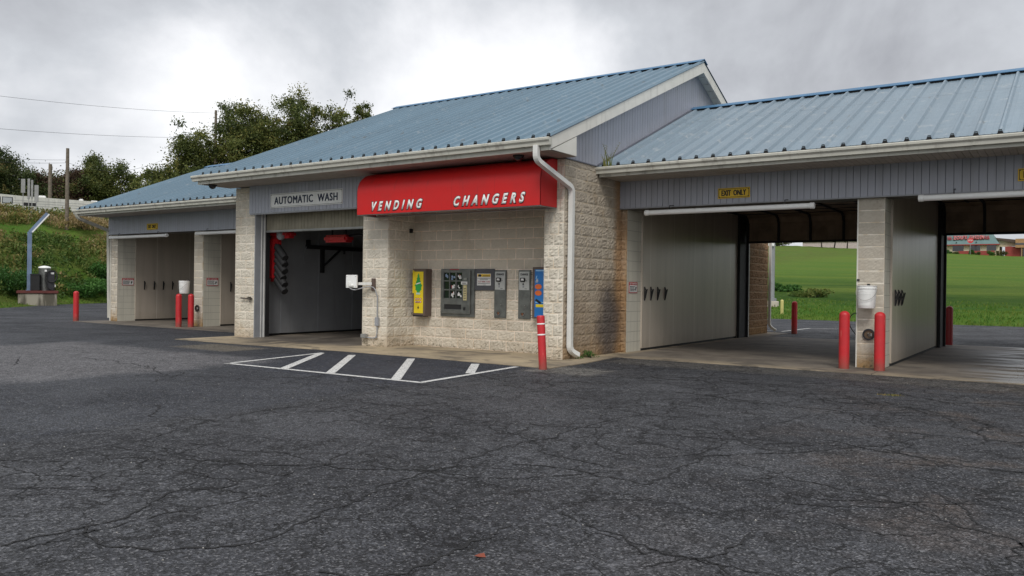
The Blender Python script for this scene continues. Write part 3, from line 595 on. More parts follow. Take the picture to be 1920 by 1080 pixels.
mb = MB(); mb.prism([(F+0.30, 2.545), (F+0.34, 2.545), (F+0.34, 2.98), (F+0.30, 2.98)], 'x', -12.92, -9.42, 0)
for x_ in np.arange(-12.8, -9.5, 0.11): mb.box(x_, x_+0.012, F+0.294, F+0.30, 2.56, 2.97, 0)
dr = part(mb, 'door', [M_DOORT], label='tan roll door raised over the automatic bay')
mb = MB(); mb.rbox(-12.92, -9.42, F+0.27, F+0.36, 2.50, 2.548, 0.012); part(mb, 'bottom_bar', [M_GALV], dr)
# wash bay lining
mb = MB(); mb.box(-13.30, -13.27, F+0.42, 9.4, 0.05, 3.38)
for y_ in np.arange(-1.2, 9.3, 1.22): mb.box(-13.272, -13.262, y_, y_+0.02, 0.05, 3.35, 1)
part(mb, 'wall_panel', [M_PAND, M_GREY], label='grey wall panel inside the automatic bay')
mb = MB(); mb.box(-9.36, -9.26, -1.6, 9.4, 0.05, 3.3); part(mb, 'wall_panel', [M_PAND]); mb = MB(); mb.box(-13.3, -4.85, F+0.45, 9.5, 3.40, 3.44); part(mb, 'ceiling', [M_CEIL])
mb = MB(); mb.box(-13.27, -9.36, 9.3, 9.38, 0, 2.86); mb.box(-13.27, -9.36, 9.3, 9.38, 2.97, 3.4)
for x_ in np.linspace(-12.76, -9.36, 9): mb.box(x_-0.03, x_+0.03, 9.3, 9.38, 2.86, 2.97)
rd = part(mb, 'rear_door', [M_DKMET])
mb = MB()
for x_ in np.linspace(-12.76, -9.36, 9)[:-1]: mb.box(x_+0.03, x_+0.395, 9.33, 9.34, 2.86, 2.97)
part(mb, 'pane', [M_PALEG], rd)

# --- roofs
def roof(name, x0, x1, ye, ze, yr, zr, mats, label, rib0=0.0, capx=None):
    mb = MB(); dy, dz = yr-ye, zr-ze; ln = math.hypot(dy, dz); ny, nz = -dz/ln, dy/ln
    for sgn in (1, -1):
        def Y(y): return yr+(y-yr)*sgn
        a, b = (Y(ye), ze), (Y(yr), zr)
        th = 0.02
        mb.prism([(a[0], a[1]-th), (a[0], a[1]), (b[0], b[1]), (b[0], b[1]-th)], 'x', x0, x1, 0)
        k = 0; x = x1-0.02-rib0
        while x > x0+0.02:
            h_ = 0.044; base, top = 0.040, 0.015; mh = 0.010 if name == 'main' else 0.004
            def Q(xx, s_, hh): return (xx, Y(ye+dy*s_)+ny*hh*sgn, ze+dz*s_+nz*hh)
            v = [Q(x-base, 0, .0005), Q(x-top, 0, h_), Q(x+top, 0, h_), Q(x+base, 0, .0005), Q(x-base, 1, .0005), Q(x-top, 1, h_), Q(x+top, 1, h_), Q(x+base, 1, .0005)]
            mb.add(v, [(0, 1, 5, 4), (1, 2, 6, 5), (2, 3, 7, 6), (0, 3, 2, 1)], 0)
            for o_ in (0.1, 0.2):
                xx = x-o_
                if xx > x0+.02: mb.add([Q(xx-.016, 0, .0005), Q(xx, 0, mh), Q(xx+.016, 0, .0005), Q(xx-.016, 1, .0005), Q(xx, 1, mh), Q(xx+.016, 1, .0005)], [(0, 1, 4, 3), (1, 2, 5, 4)], 0)
            x -= 0.305
    r_ = part(mb, 'roof', [mats], label=label)
    mb = MB(); x = x1-0.02-rib0; cb = []
    while x > x0+0.06:
        cb += [(x+0.040, ze-0.008), (x+0.019, ze+0.054), (x-0.019, ze+0.054), (x-0.040, ze-0.008)]; x -= 0.305
    for a_, b_, c_, d_ in zip(cb[0::4], cb[1::4], cb[2::4], cb[3::4]): mb.prism([a_, b_, c_, d_], 'y', ye-0.012, ye+0.01)
    mb.box(cb[-1][0], cb[0][0], ye-0.008, ye+0.006, ze-0.03, ze-0.006)
    part(mb, 'closure', [M_CLOS], r_)
    for sgn in (1, -1):                      # closure strip under the ridge cap, showing between the ribs
        mb = MB(); yy = yr-0.17*sgn; mb.box(x0+0.02, x1-0.02, yy-0.012, yy+0.012, zr-0.17*dz/dy+0.0, zr-0.17*dz/dy+0.046)
        part(mb, 'ridge_closure', [M_CLOS], r_)
    mb = MB()
    for sgn in (1, -1):
        def Y(y): return yr+(y-yr)*sgn
        s0 = 0.21; z_ = 0.052
        mb.prism([(Y(yr-s0), zr-s0*dz/dy+z_), (Y(yr-s0), zr-s0*dz/dy+z_+0.010), (yr, zr+z_+0.016), (yr, zr+z_)], 'x', x0-0.02, x1+0.02)
    part(mb, 'ridge_cap', [M_RIDGE], r_)
    return r_
XR = -4.20; XL = -13.93
roof('main', XL, XR, -3.16, 3.795, 3.65, 6.635, M_ROOF, 'steep blue ribbed roof of the tall middle block')
roof('right', MX1+0.002, 5.3, -1.06, 3.58, 3.65, 5.525, M_ROOFR, 'faded pale blue ribbed roof over the right bays', rib0=0.13)
roof('left', -22.85, MX0-0.002, -1.36, 3.545, 3.40, 5.47, M_ROOF, 'low blue ribbed roof over the left bays', rib0=0.1)
def zroof(y): return 3.795+(y+3.16)*(6.635-3.795)/6.81
# gable siding on both ends of the middle block
mb = MB()
def ztop(y):
    return zroof(y if y <= 3.65 else 7.3-y)-0.10
boards(mb, F, 9.6, None, 3.585, lambda q: ztop(q), sp=0.12, plane='x', c=MX1-0.008, th=0.02)
part(mb, 'siding', [M_SID, M_SIDJ], label='grey blue ribbed siding on the right gable')
mb = MB(); mb.prism([(F, 3.585), (9.6, 3.585), (3.65, ztop(3.65))], 'x', MX0+0.01, MX0+0.05); part(mb, 'siding', [M_SID])
mb = MB(); mb.box(MX1-0.01, MX1+0.035, F-0.02, 0.3, 3.57, 3.59); mb.tube([(MX1+0.02, -1.05, 3.60), (MX1+0.02, 3.65, 5.56)], 0.02, sq=(0.03, 0.02)); part(mb, 'flashing', [M_SIDJ, M_CLOS])
# rakes, boxed returns, fascia, soffit of the middle block
for xs, xo in ((XR, XR-0.03), (XL, XL+0.03)):
    mb = MB(); a, b = min(xs, xo), max(xs, xo); zt = 0.022
    mb.prism([(-3.12, zroof(-3.12)-zt-0.20), (-3.12, zroof(-3.12)-zt), (3.65, zroof(3.65)-zt), (3.65, zroof(3.65)-zt-0.235)], 'x', a, b)
    mb.prism([(10.42, zroof(-3.12)-zt-0.20), (3.65, zroof(3.65)-zt-0.235), (3.65, zroof(3.65)-zt), (10.42, zroof(-3.12)-zt)], 'x', a, b)
    part(mb, 'rake_board', [M_TRIM])
    mb = MB(); xi = MX1 if xs == XR else MX0; a, b = min(xi, xo), max(xi, xo)
    if xs == XR: mb.prism([(-3.12, 3.585), (-2.26, 3.585), (-2.26, zroof(-2.26)-0.24), (-3.12, zroof(-3.12)-0.24)], 'x', MX1+0.02, XR-0.002)
    else: mb.prism([(-3.12, 3.585), (-2.26, 3.585), (-2.26, zroof(-2.26)-0.24), (-3.12, zroof(-3.12)-0.24)], 'x', XL+0.002, MX0-0.02)
    part(mb, 'eave_return', [M_TRIM])
    mb = MB(); s0 = zt+0.13
    for y0_, y1_ in ((-2.26, 3.65), (9.56, 3.65)):
        n_ = 22
        for i in range(n_):
            ya = y0_+(y1_-y0_)*i/n_; yb = y0_+(y1_-y0_)*(i+0.93)/n_
            za = zroof(ya if y0_ < 0 else 7.3-ya)-s0; zb_ = zroof(yb if y0_ < 0 else 7.3-yb)-s0
            q = [(ya, za-0.02), (yb, zb_-0.02), (yb, zb_), (ya, za)]
            mb.prism(q, 'x', a+0.004, b-0.004)
    part(mb, 'rake_soffit', [M_TRIM])
mb = MB(); mb.box(XL+0.03, XR-0.03, -3.13, -3.10, 3.575, 3.775); part(mb, 'fascia', [M_GUT]); mb = MB(); mb.box(XL+0.03, XR-0.03, 10.40, 10.43, 3.575, 3.775); part(mb, 'fascia', [M_GUT])
def soffit(x0, x1, y0, y1, z, name='soffit'):
    mb = MB(); x = x0
    while x < x1:
        mb.box(x, min(x+0.094, x1), y0, y1, z, z+0.02); x += 0.10
    mb.box(x0, x1, y0, y1, z+0.012, z+0.022); return part(mb, name, [M_SOF])
soffit(XL+0.03, XR-0.03, -3.10, F-0.002, 3.58); soffit(XL+0.03, XR-0.03, 9.62, 10.40, 3.58)
def gutter(x0, x1, yf, zt, label=None):
    mb = MB(); prof = [(yf, zt-0.125), (yf-0.075, zt-0.125), (yf-0.085, zt-0.075), (yf-0.115, zt-0.045), (yf-0.12, zt-0.012), (yf-0.11, zt), (yf-0.10, zt-0.004), (yf-0.098, zt-0.03), (yf-0.07, zt-0.07), (yf-0.06, zt-0.115), (yf-0.01, zt-0.115), (yf-0.01, zt), (yf, zt)]
    mb.prism(prof, 'x', x0, x1)
    cap = [(yf, zt-0.125), (yf-0.075, zt-0.125), (yf-0.085, zt-0.075), (yf-0.115, zt-0.045), (yf-0.12, zt-0.012), (yf-0.11, zt), (yf, zt)]
    mb.prism(cap, 'x', x0-0.004, x0+0.0); mb.prism(cap, 'x', x1, x1+0.004)
    x = x0+3.1
    while x < x1-0.5: mb.prism([(p*1.0+(-0.003 if p < yf-0.01 else 0), q) for p, q in cap], 'x', x, x+0.03); x += 3.1
    return part(mb, 'gutter', [M_GUT])
g1 = gutter(-14.03, -4.175, -3.13, 3.775)
mb = MB(); mb.box(-4.17, -4.08, -3.245, -3.13, 3.66, 3.775, 0); part(mb, 'end_cap', [M_TRIM], g1) if 0 else None
# right wing eave
mb = MB(); mb.box(MX1+0.04, 5.27, -1.03, -1.0, 3.375, 3.56); part(mb, 'fascia', [M_GUT]); soffit(MX1+0.04, 5.27, -1.0, -0.1, 3.39); g2 = gutter(MX1-0.02+0.03, 5.33, -1.03, 3.555)
mb = MB(); mb.box(MX1+0.02, 5.27, 8.30, 8.33, 3.375, 3.56); part(mb, 'fascia', [M_GUT]); soffit(MX1+0.04, 5.27, 7.35, 8.30, 3.39)
mb = MB(); boards(mb, -4.44, 5.12, None, 2.865, 3.39, c=-0.095); part(mb, 'siding', [M_SID, M_SIDJ], label='grey blue siding band above the right bays')
mb = MB(); mb.box(MX1+0.01, 5.12, -0.09, 0.38, 2.85, 3.4); mb.box(MX1+0.01, 5.12, -0.112, -0.09, 2.845, 2.866, 1); part(mb, 'lintel', [M_CEIL, M_GREY])
mb = MB(); boards(mb, -4.44, 5.12, None, 2.865, 3.39, c=7.33, sp=0.24); mb.box(MX1+0.01, 5.12, 6.95, 7.31, 2.85, 3.4, 1); part(mb, 'rear_lintel', [M_SID, M_CEIL])
# left wing eave
mb = MB(); mb.box(-22.82, MX0-0.01, -1.33, -1.30, 3.33, 3.515); part(mb, 'fascia', [M_GUT]); soffit(-22.82, MX0-0.01, -1.30, -0.4, 3.345); g3 = gutter(-22.93, MX0-0.01, -1.33, 3.51)
mb = MB(); boards(mb, -22.68, MX0-0.01, None, 2.785, 3.345, c=-0.395); part(mb, 'siding', [M_SID, M_SIDJ], label='grey blue siding band above the left bays')
mb = MB(); mb.box(-22.68, MX0-0.01, -0.39, 0.08, 2.78, 3.36); mb.box(-22.6, MX0-0.01, 6.8, 7.1, 2.78, 3.36); part(mb, 'lintel', [M_CEIL])
mb = MB(); mb.prism([(-0.39, 3.36), (7.1, 3.36), (3.4, 5.35)], 'x', -22.70, -22.62); mb.box(-22.82, -22.80, -1.33, -1.0, 3.33, 3.53, 1)
mb.prism([(-1.34, 3.33), (-1.34, 3.52), (3.40, 5.44), (3.40, 5.24)], 'x', -22.85, -22.83, 1); part(mb, 'gable_end', [M_SID, M_TRIM])
mb = MB(); mb.prism([(-0.05, 3.42), (7.3, 3.42), (3.65, 5.3)], 'x', 5.02, 5.06); mb.prism([(-1.05, 3.36), (-1.05, 3.555), (3.65, 5.50), (3.65, 5.30)], 'x', 5.27, 5.30, 1); mb.prism([(8.35, 3.36), (3.65, 5.30), (3.65, 5.50), (8.35, 3.555)], 'x', 5.27, 5.30, 1); part(mb, 'gable_end', [M_SID, M_TRIM])
# bay dividing walls
def pillar(x, y0, y1, lab, front=True, wd=0.4064, mat=M_BLKG, both=True):
    mb = MB(); blocks(mb, (x, y0, 0), (1, 0, 0), (0, -1, 0), wd, 0, 2.845, 0.012, bw=0.4064 if wd > 0.3 else 0.2, off=0.0)
    if wd > 0.3 and mat is M_BLKG: pass
    mb.box(x+0.002, x+wd-0.002, y0+0.004, y1, 0, 3.38, 1); return part(mb, 'wall', [mat, M_TILE], label=lab)
def stackblocks(x, y0, y1, lab, wd=0.4064):          # one block wide: plain stacked courses, no staggered joints
    mb = MB(); n_ = 14
    for k in range(n_):
        z0 = k*0.2032+0.0075; z1 = (k+1)*0.2032-0.0075; nx, nz = 15, 7; ti = random.random(); vs_ = []
        for q in range(nz+1):
            for i in range(nx+1):
                e_ = q in (0, nz) or i in (0, nx); vs_.append((x+0.004+(wd-0.008)*i/nx, y0-(0.006+(0 if e_ else random.uniform(0, 0.006))), z0+(z1-z0)*q/nz))
        b0 = len(mb.v); mb.add(vs_, [(q*(nx+1)+i, q*(nx+1)+i+1, (q+1)*(nx+1)+i+1, (q+1)*(nx+1)+i) for q in range(nz) for i in range(nx)], 0, ti)
        rim = [vs_[i] for i in range(nx+1)]+[vs_[q*(nx+1)+nx] for q in range(1, nz+1)]+[vs_[nz*(nx+1)+i] for i in range(nx-1, -1, -1)]+[vs_[q*(nx+1)] for q in range(nz-1, 0, -1)]
        c_ = len(rim); mb.add([(a, y0, c) for a, b, c in rim]+rim, [(i, (i+1) % c_, c_+(i+1) % c_, c_+i) for i in range(c_)], 0, ti)
    mb.box(x, x+wd, y0-0.005, y0+0.03, 0, 2.845, 0, -1.0); mb.box(x+0.001, x+wd-0.001, y0+0.03, y1, 0, 3.38, 1)
    return part(mb, 'wall', [M_BLKG, M_TILE], label=lab)
stackblocks(0.0, 0.0, 7.25, 'tan block pillar and wall between the two right bays')
stackblocks(4.72, 0.0, 7.25, 'end wall of the right bays')
mb = MB(); blocks(mb, (MX1, 0.0, 0), (1, 0, 0), (0, -1, 0), 0.13, 0, 2.845, 0.016, bw=0.2); mb.box(MX1+0.001, -4.321, 0.004, 7.25, 0, 3.38, 1); part(mb, 'wall', [M_BLKS, M_TILE], label='pale painted jamb wall at the left of the right bays')
stackblocks(-18.2, -0.3, 7.0, 'block pillar and wall between the two left bays')
mb = MB(); blocks(mb, (-22.66, -0.3, 0), (1, 0, 0), (0, -1, 0), 0.36, 0, 2.8, 0.012, bw=0.2, off=0.0); blocks(mb, (-22.66, 7.0, 0), (0, -1, 0), (-1, 0, 0), 7.3, 0, 3.34); mb.box(-22.658, -22.301, -0.296, 7.0, 0, 3.34, 1); part(mb, 'wall', [M_BLKG, M_TILE], label='end wall of the left bays with a stained base')
mb = MB(); mb.box(-22.69, -22.665, -0.34, -0.30, 0, 2.8); part(mb, 'corner_trim', [M_TRIM]); mb = MB(); mb.box(-0.02, -0.002, -0.012, 0.05, 0, 2.84); part(mb, 'corner_trim', [M_TRIM])
# washable panels lining the bays, front edge proud of the jamb
for x, sg, y0, y1 in ((-4.32, 1, 0.66, 6.45), (0.0, -1, 0.58, 6.45), (0.4064, 1, 0.58, 6.40), (4.72, -1, 0.58, 6.40), (-22.30, 1, 0.30, 6.3), (-18.2, -1, 0.30, 6.3), (-17.79, 1, 0.30, 6.3), (-13.68, -1, 0.05, 6.3)):
    mb = MB(); mb.box(x, x+sg*0.03, y0, y1, 0.05, 3.36)
    mb.box(x+sg*0.001, x+sg*0.012, y0+0.01, y1, 0, 0.05, 2); part(mb, 'wall_panel', [M_PAN, M_TRIM, M_DARK])
mb = MB(); mb.box(-22.6, MX0, 0.08, 6.8, 3.345, 3.37); part(mb, 'ceiling', [M_CEIL])
mb = MB(); mb.box(MX1+0.1, 5.1, 0.38, 6.95, 3.385, 3.41)
for x_ in (-3.6, -2.2, -0.8, 1.0, 2.4, 3.8): mb.box(x_, x_+0.05, 0.4, 6.9, 3.33, 3.384, 1)
part(mb, 'ceiling', [M_CEIL, M_DKMET])
# rear roll-up doors, half drawn up on their tracks
def reardoor(x0, x1, y, zb, lab):
    mb = MB(); path = [(y, zb), (y, zb+0.5), (y-0.07, zb+0.64), (y-0.25, zb+0.70), (y-2.9, zb+0.72)]
    for (ya, za), (yb, zb_) in zip(path[:-1], path[1:]):
        d = math.hypot(yb-ya, zb_-za); n_ = max(1, round(d/0.105))
        ny_, nz_ = (zb_-za)/d*0.018, -(yb-ya)/d*0.018
        for i in range(n_):
            p = (ya+(yb-ya)*i/n_, za+(zb_-za)*i/n_); q = (ya+(yb-ya)*(i+0.9)/n_, za+(zb_-za)*(i+0.9)/n_)
            mb.prism([p, q, (q[0]-ny_, q[1]-nz_), (p[0]-ny_, p[1]-nz_)], 'x', x0, x1, 0)
        mb.prism([(ya, za), (yb, zb_), (yb+0.006, zb_), (ya+0.006, za)], 'x', x0, x1, 0)
    d_ = part(mb, 'rear_door', [M_DOORB], label=lab)
    mb = MB()
    for x_ in np.linspace(x0+0.03, x1-0.03, 6):
        mb.box(x_-0.028, x_+0.028, y-0.055, y-0.018, zb, zb+0.48); mb.tube([(x_, y-0.05, zb+0.47), (x_, y-0.12, zb+0.58), (x_, y-0.27, zb+0.655), (x_, y-2.9, zb+0.675)], 0.02, sq=(0.028, 0.014))
    mb.box(x0, x1, y-0.05, y+0.02, zb-0.05, zb+0.0)
    for yy in (y-0.8, y-1.6, y-2.4): mb.box(x0, x1, yy-0.02, yy+0.02, zb+0.64, zb+0.655)
    part(mb, 'stile', [M_DARK], d_)
reardoor(-4.18, -0.08, 6.90, 2.57, 'brown ribbed rear door drawn up in the bay beside the tall block')
reardoor(0.50, 4.62, 6.80, 2.66, 'dark ribbed rear door drawn up in the rightmost bay')
for x, sg in ((-4.29, 1), (-0.03, -1), (0.436, 1), (4.69, -1)):
    mb = MB(); mb.box(x, x+sg*0.07, 6.45, 7.02, 0, 3.3, 0); mb.box(x, x+sg*0.12, 6.98, 7.04, 0, 3.3, 0); mb.box(x-sg*0.028, x+sg*0.075, 7.04, 7.22, 0, 2.86, 1); part(mb, 'door_track', [M_DARK, M_TRIM])
# downspouts
def bend(pts, n=5, r=0.12):
    out_ = [Vector(pts[0])]
    for i in range(1, len(pts)-1):
        a, b, c = Vector(pts[i-1]), Vector(pts[i]), Vector(pts[i+1]); p = b+(a-b).normalized()*r; q = b+(c-b).normalized()*r
        for k in range(n+1):
            t = k/n; out_.append(p*(1-t)**2+b*2*t*(1-t)+q*t*t)
    return out_+[Vector(pts[-1])]
mb = MB(); mb.tube(bend([(-4.44, -3.19, 3.66), (-4.44, -3.19, 3.42), (-4.37, -2.12, 3.06), (-4.37, -2.12, 0.16), (-4.30, -1.94, 0.07)], 5, 0.10), 0.05, sq=(0.045, 0.040)); ds = part(mb, 'downspout', [M_WHITEM], g1, label='white square downspout elbowed back to the wall corner')
mb = MB()
for z_ in (2.95, 0.30): mb.box(-4.428, -4.310, -2.170, -2.070, z_, z_+0.012)
for k in range(5): 
    pass
part(mb, 'strap', [M_GUT], None) if 0 else None
mb = MB(); mb.tube(bend([(-22.80, -1.40, 3.42), (-22.78, -1.33, 3.26), (-22.76, -0.36, 2.93), (-22.76, -0.30, 0.1)], 5, 0.08), 0.05, sq=(0.05, 0.04)); part(mb, 'downspout', [M_GUT], g3, label='cream downspout at the far left corner')
mb = MB(); mb.tube(bend([(MX1+0.055, 9.66, 3.6), (MX1+0.055, 9.66, 0.2), (MX1+0.24, 9.68, 0.08)], 5, 0.10), 0.05, sq=(0.035, 0.04)); part(mb, 'downspout', [M_TRIM], label='cream downspout at the rear corner')

# ------------------------------------------------------------------ awning
def profile():
    return [(-2.82, 2.70), (-2.823, 3.10), (-2.82, 3.18), (-2.80, 3.27), (-2.755, 3.365), (-2.685, 3.44), (-2.585, 3.51), (-2.46, 3.552), (-2.27, 3.566)]
aw = thing('awning', 'glossy red rounded awning over the vending recess', 'awning', (-6.8, F, 2.7)); AW = Vector((6.8, -F, -2.7))
def apart(mb, name, mats, parent=None, smooth=False, label=None, off=AW, root=None):
    mb.v = [(x+off[0], y+off[1], z+off[2]) for x, y, z in mb.v]; return mb.build(name, mats, parent or root or aw, smooth, label)
mb = MB(); pr = profile(); inner = [(y+0.012, z) for y, z in pr[::-1]]
inner[0] = (-2.27, 3.553); mb.prism(pr+[(y, z) for y, z in inner], 'x', -9.0, -4.585)
for x_ in (-9.0, -4.585-0.012): mb.prism(pr+[(F-0.035, 3.566), (F-0.035, 2.70)], 'x', x_, x_+0.012)
apart(mb, 'canopy', [M_AWN], smooth=True)
mb = MB()
for x_ in (-8.98, -7.5, -6.05, -4.61): mb.tube([(x_, -2.795, 2.695), (x_, F-0.04, 2.695)], 0.012, 6)
mb.tube([(-9.0, -2.80, 2.694), (-4.585, -2.80, 2.694)], 0.013, 6); mb.tube([(-9.0, F-0.05, 2.694), (-4.585, F-0.05, 2.694)], 0.013, 6)
apart(mb, 'frame', [M_GALV])
# lettering: white slanted capitals with a dark outline
def word(s, x0, x1, z0, z1, y, root, off):
    hh = textmesh('outline', s, M_INK, root, x0-0.014, x1+0.014, z0-0.012, z1+0.012, y, shear=0.40, fat=0.078, ext=0.003, space=1.90)
    tt = textmesh('lettering', s, M_LET, root, x0, x1, z0, z1, y-0.0035, shear=0.40, fat=0.048, ext=0.003, space=1.93)
    for o in (hh, tt):
        for v in o.data.vertices: v.co = v.co+Vector(off)
word('VENDING', -8.575, -7.25, 2.755, 2.945, -2.8225, aw, AW); word('CHANGERS', -6.49, -4.895, 2.755, 2.945, -2.8225, aw, AW)

# ------------------------------------------------------------------ signs
def sign(name, label, cat, x0, x1, z0, z1, y, face, ink, text, tx, tz, border=False, group=None, fat=0.0, space=1.0, th=0.02, rim=None):
    cx_, cz_ = (x0+x1)/2, (z0+z1)/2; r_ = thing(name, label, cat, (cx_, y, cz_), 0, group); off = (-cx_, -y, -cz_)
    mb = MB(); mb.rbox(x0, x1, y-th, y, z0, z1, 0.004); apart(mb, 'board', [face], off=off, root=r_)
    if border:
        mb = MB(); b = 0.018; i = 0.016; yy = y-th-0.0015
        for a in ((x0+i, x1-i, z0+i, z0+i+b*.45), (x0+i, x1-i, z1-i-b*.45, z1-i), (x0+i, x0+i+b*.45, z0+i+b*.45, z1-i-b*.45), (x1-i-b*.45, x1-i, z0+i+b*.45, z1-i-b*.45)): mb.box(a[0], a[1], yy, yy+0.001, a[2], a[3])
        apart(mb, 'border', [rim or ink], off=off, root=r_)
    t_ = textmesh('lettering', text, ink, r_, tx[0], tx[1], tz[0], tz[1], y-th-0.001, fat=0, space=space, ext=0.0025, bold=fat)
    for v in t_.data.vertices: v.co = v.co+Vector(off)
    mb = MB()
    for sx_, sz_ in ((x0+.03, z0+.03), (x1-.03, z0+.03), (x0+.03, z1-.03), (x1-.03, z1-.03)): mb.tube([(sx_, y-th-0.004, sz_), (sx_, y-th+0.001, sz_)], 0.007, 8)
    apart(mb, 'screw', [M_DKMET], off=off, root=r_); return r_
sign('wall_sign', 'long white sign reading AUTOMATIC WASH above the automatic bay', 'sign', -12.34, -9.97, 3.025, 3.352, F-0.044, M_SIGNW, M_NAVY, 'AUTOMATIC  WASH', (-12.20, -10.13), (3.105, 3.27), True, fat=0.014, space=1.12, rim=M_STEELD)
ex = 'yellow EXIT ONLY signs above the bays'
sign('exit_sign', 'yellow EXIT ONLY sign over the bay right of the tall block', 'sign', -2.42, -1.825, 2.955, 3.145, -0.109, M_SIGNY, M_INK, 'EXIT  ONLY', (-2.35, -1.90), (3.0, 3.10), True, ex, fat=0.009)
sign('exit_sign', 'yellow EXIT ONLY sign cut off by the right edge of the photo', 'sign', 2.28, 2.875, 2.985, 3.175, -0.109, M_SIGNY, M_INK, 'EXIT  ONLY', (2.35, 2.80), (3.03, 3.13), True, ex, fat=0.009)
sign('exit_sign', 'yellow EXIT ONLY sign over the far left bay', 'sign', -20.47, -19.90, 2.88, 3.07, -0.409, M_SIGNY, M_INK, 'EXIT  ONLY', (-20.40, -19.97), (2.925, 3.025), True, ex, fat=0.009)
# small red and white caution notices on the jambs (face +x)
def notice(x, y0, y1, z0, z1, label):
    r_ = thing('caution_sign', label, 'sign', (x, y0, z0), 0, 'red and white notices on the bay jambs'); off = (-x, -y0, -z0); H = z1-z0; W_ = y1-y0
    mb = MB(); mb.box(x, x+0.006, y0, y1, z0, z1); apart(mb, 'board', [M_RPRT], off=off, root=r_)
    mb = MB(); mb.box(x+0.006, x+0.0075, y0+0.015, y1-0.015, z0+0.018, z1-H*0.27); apart(mb, 'panel', [M_PAPER], off=off, root=r_)
    mb = MB()
    for k in range(4):
        zz_ = z1-H*(0.36+0.13*k); n_ = 0; yq = y0+0.03
        while yq < y0+W_*(0.62-0.04*(k % 2)):
            l_ = random.uniform(0.018, 0.045); mb.box(x+0.0075, x+0.0085, yq, yq+l_, zz_-H*0.075, zz_); yq += l_+0.008
    mb.prism([(y0+W_*0.74, z0+H*0.25), (y0+W_*0.80, z0+H*0.22), (y0+W_*0.84, z0+H*0.42), (y0+W_*0.93, z0+H*0.5), (y0+W_*0.82, z0+H*0.56), (y0+W_*0.76, z0+H*0.6), (y0+W_*0.74, z0+H*0.45)], 'x', x+0.0075, x+0.0085)
    apart(mb, 'print', [M_INK], off=off, root=r_)
    t_ = textmesh('lettering', 'BAY CAUTION', M_PAPER, r_, y0+0.03, y1-0.03, z1-H*0.22, z1-H*0.07, x+0.006, ax='y', ext=0.0015, fat=0.01)
    for v in t_.data.vertices: v.co = v.co+Vector(off)
notice(-4.32, 0.10, 0.48, 1.185, 1.405, 'red and white caution notice on the pale jamb beside the stained wall')
notice(-22.30, -0.15, 0.25, 1.16, 1.39, 'red and white caution notice on the far left jamb')
notice(-17.79, -0.17, 0.22, 1.19, 1.42, 'red and white caution notice right of the far bucket')

# ------------------------------------------------------------------ white tube lights under the headers
def tubelight(x0, x1, y, z, label):
    r_ = thing('tube_light', label, 'tube light', ((x0+x1)/2, y, z), 0, 'white tubes hung below the bay headers'); off = (-(x0+x1)/2, -y, -z)
    mb = MB(); mb.tube([(x0+0.06, y, z), (x1-0.06, y, z)], 0.047, 20); apart(mb, 'tube', [M_WHITE], off=off, root=r_, smooth=True)
    for a, b in ((x0, x0+0.08), (x1-0.08, x1)):
        mb = MB(); mb.tube([(a, y, z), (a+0.008, y, z), (b-0.008, y, z), (b, y, z)], [0.047, 0.055, 0.055, 0.047], 20); apart(mb, 'end_cap', [M_WHITE], off=off, root=r_, smooth=True)
    mb = MB()
    for x_ in (x0+0.5, x1-0.5): mb.tube([(x_, y, z+0.04), (x_, y, z+0.12), (x_, y+0.19, z+0.14)], 0.008, 6)
    apart(mb, 'bracket', [M_DKMET], off=off, root=r_)
tubelight(-3.80, -0.65, -0.30, 2.735, 'long white tube below the header beside the tall block')
tubelight(0.945, 4.1, -0.30, 2.775, 'long white tube below the header at the right edge')
tubelight(-22.5, -19.35, -0.45, 2.685, 'long white tube below the far left header')
tubelight(-17.9, -14.2, -0.45, 2.70, 'white tube running behind the tall block column')

# ------------------------------------------------------------------ bollards
def bollard(name, label, loc, h=0.95, r=0.083, mat=None, tilt=(0, 0), bands=False, group='red steel bollards around the bays'):
    r_ = thing(name, label, 'bollard', loc, 0, group); r_.rotation_euler = (tilt[0], tilt[1], 0)
    prof = [(r, -0.05), (r, h-r*0.85)]+[(r*math.cos(a), h-r*0.85+r*0.85*math.sin(a)) for a in np.linspace(0.15, math.pi/2-0.06, 7)]
    mb = MB(); mb.lathe(prof if not bands else [(r, -0.05), (r, h-0.03), (r*0.97, h-0.008), (r*0.9, h), (0.002, h+0.004)], n=28); mb.build('post', [mat or M_BOL], r_, smooth=True)
    if bands:
        for z_ in (h-0.13, h-0.30):
            mb = MB(); mb.lathe([(r+0.0015, z_-0.011), (r+0.003, z_-0.009), (r+0.003, z_+0.009), (r+0.0015, z_+0.011)], n=28); mb.build('band', [M_WHITE], r_, smooth=True)
    return r_
bollard('bollard', 'leaning red bollard with two white bands by the downspout', (-3.89, -3.77, 0), 0.835, 0.064, tilt=(0.0, -0.065), bands=True, group=None)
b0 = bollard('bollard', 'red bollard standing left of the bucket pillar', (-0.12, -0.40, 0), 0.955)
dup(b0, (0.42, -0.38, 0), 'red bollard in front of the tan pillar, right of the round vent'); dup(b0, (-23.49, -1.0, 0), 'red bollard alone at the far left corner of the building')
dup(b0, (-18.09, -0.86, 0), 'left one of the two red bollards by the far bucket'); dup(b0, (-17.80, -0.66, 0), 'red bollard close to the far round vent')
dup(b0, (-3.75, 9.96, 0), 'red bollard behind the building near the yellow post')
bollard('bollard', 'dark red bollard behind the rightmost bay', (0.55, 7.75, 0), 0.95, 0.083, M_REDD)
bollard('bollard', 'thin faded yellow post on the edge of the lawn', (-8.04, 23.64, 0.08), 0.75, 0.075, plain('faded_yellow_paint', (0.55, 0.50, 0.18), 0.6, dirt=0.4), group=None)

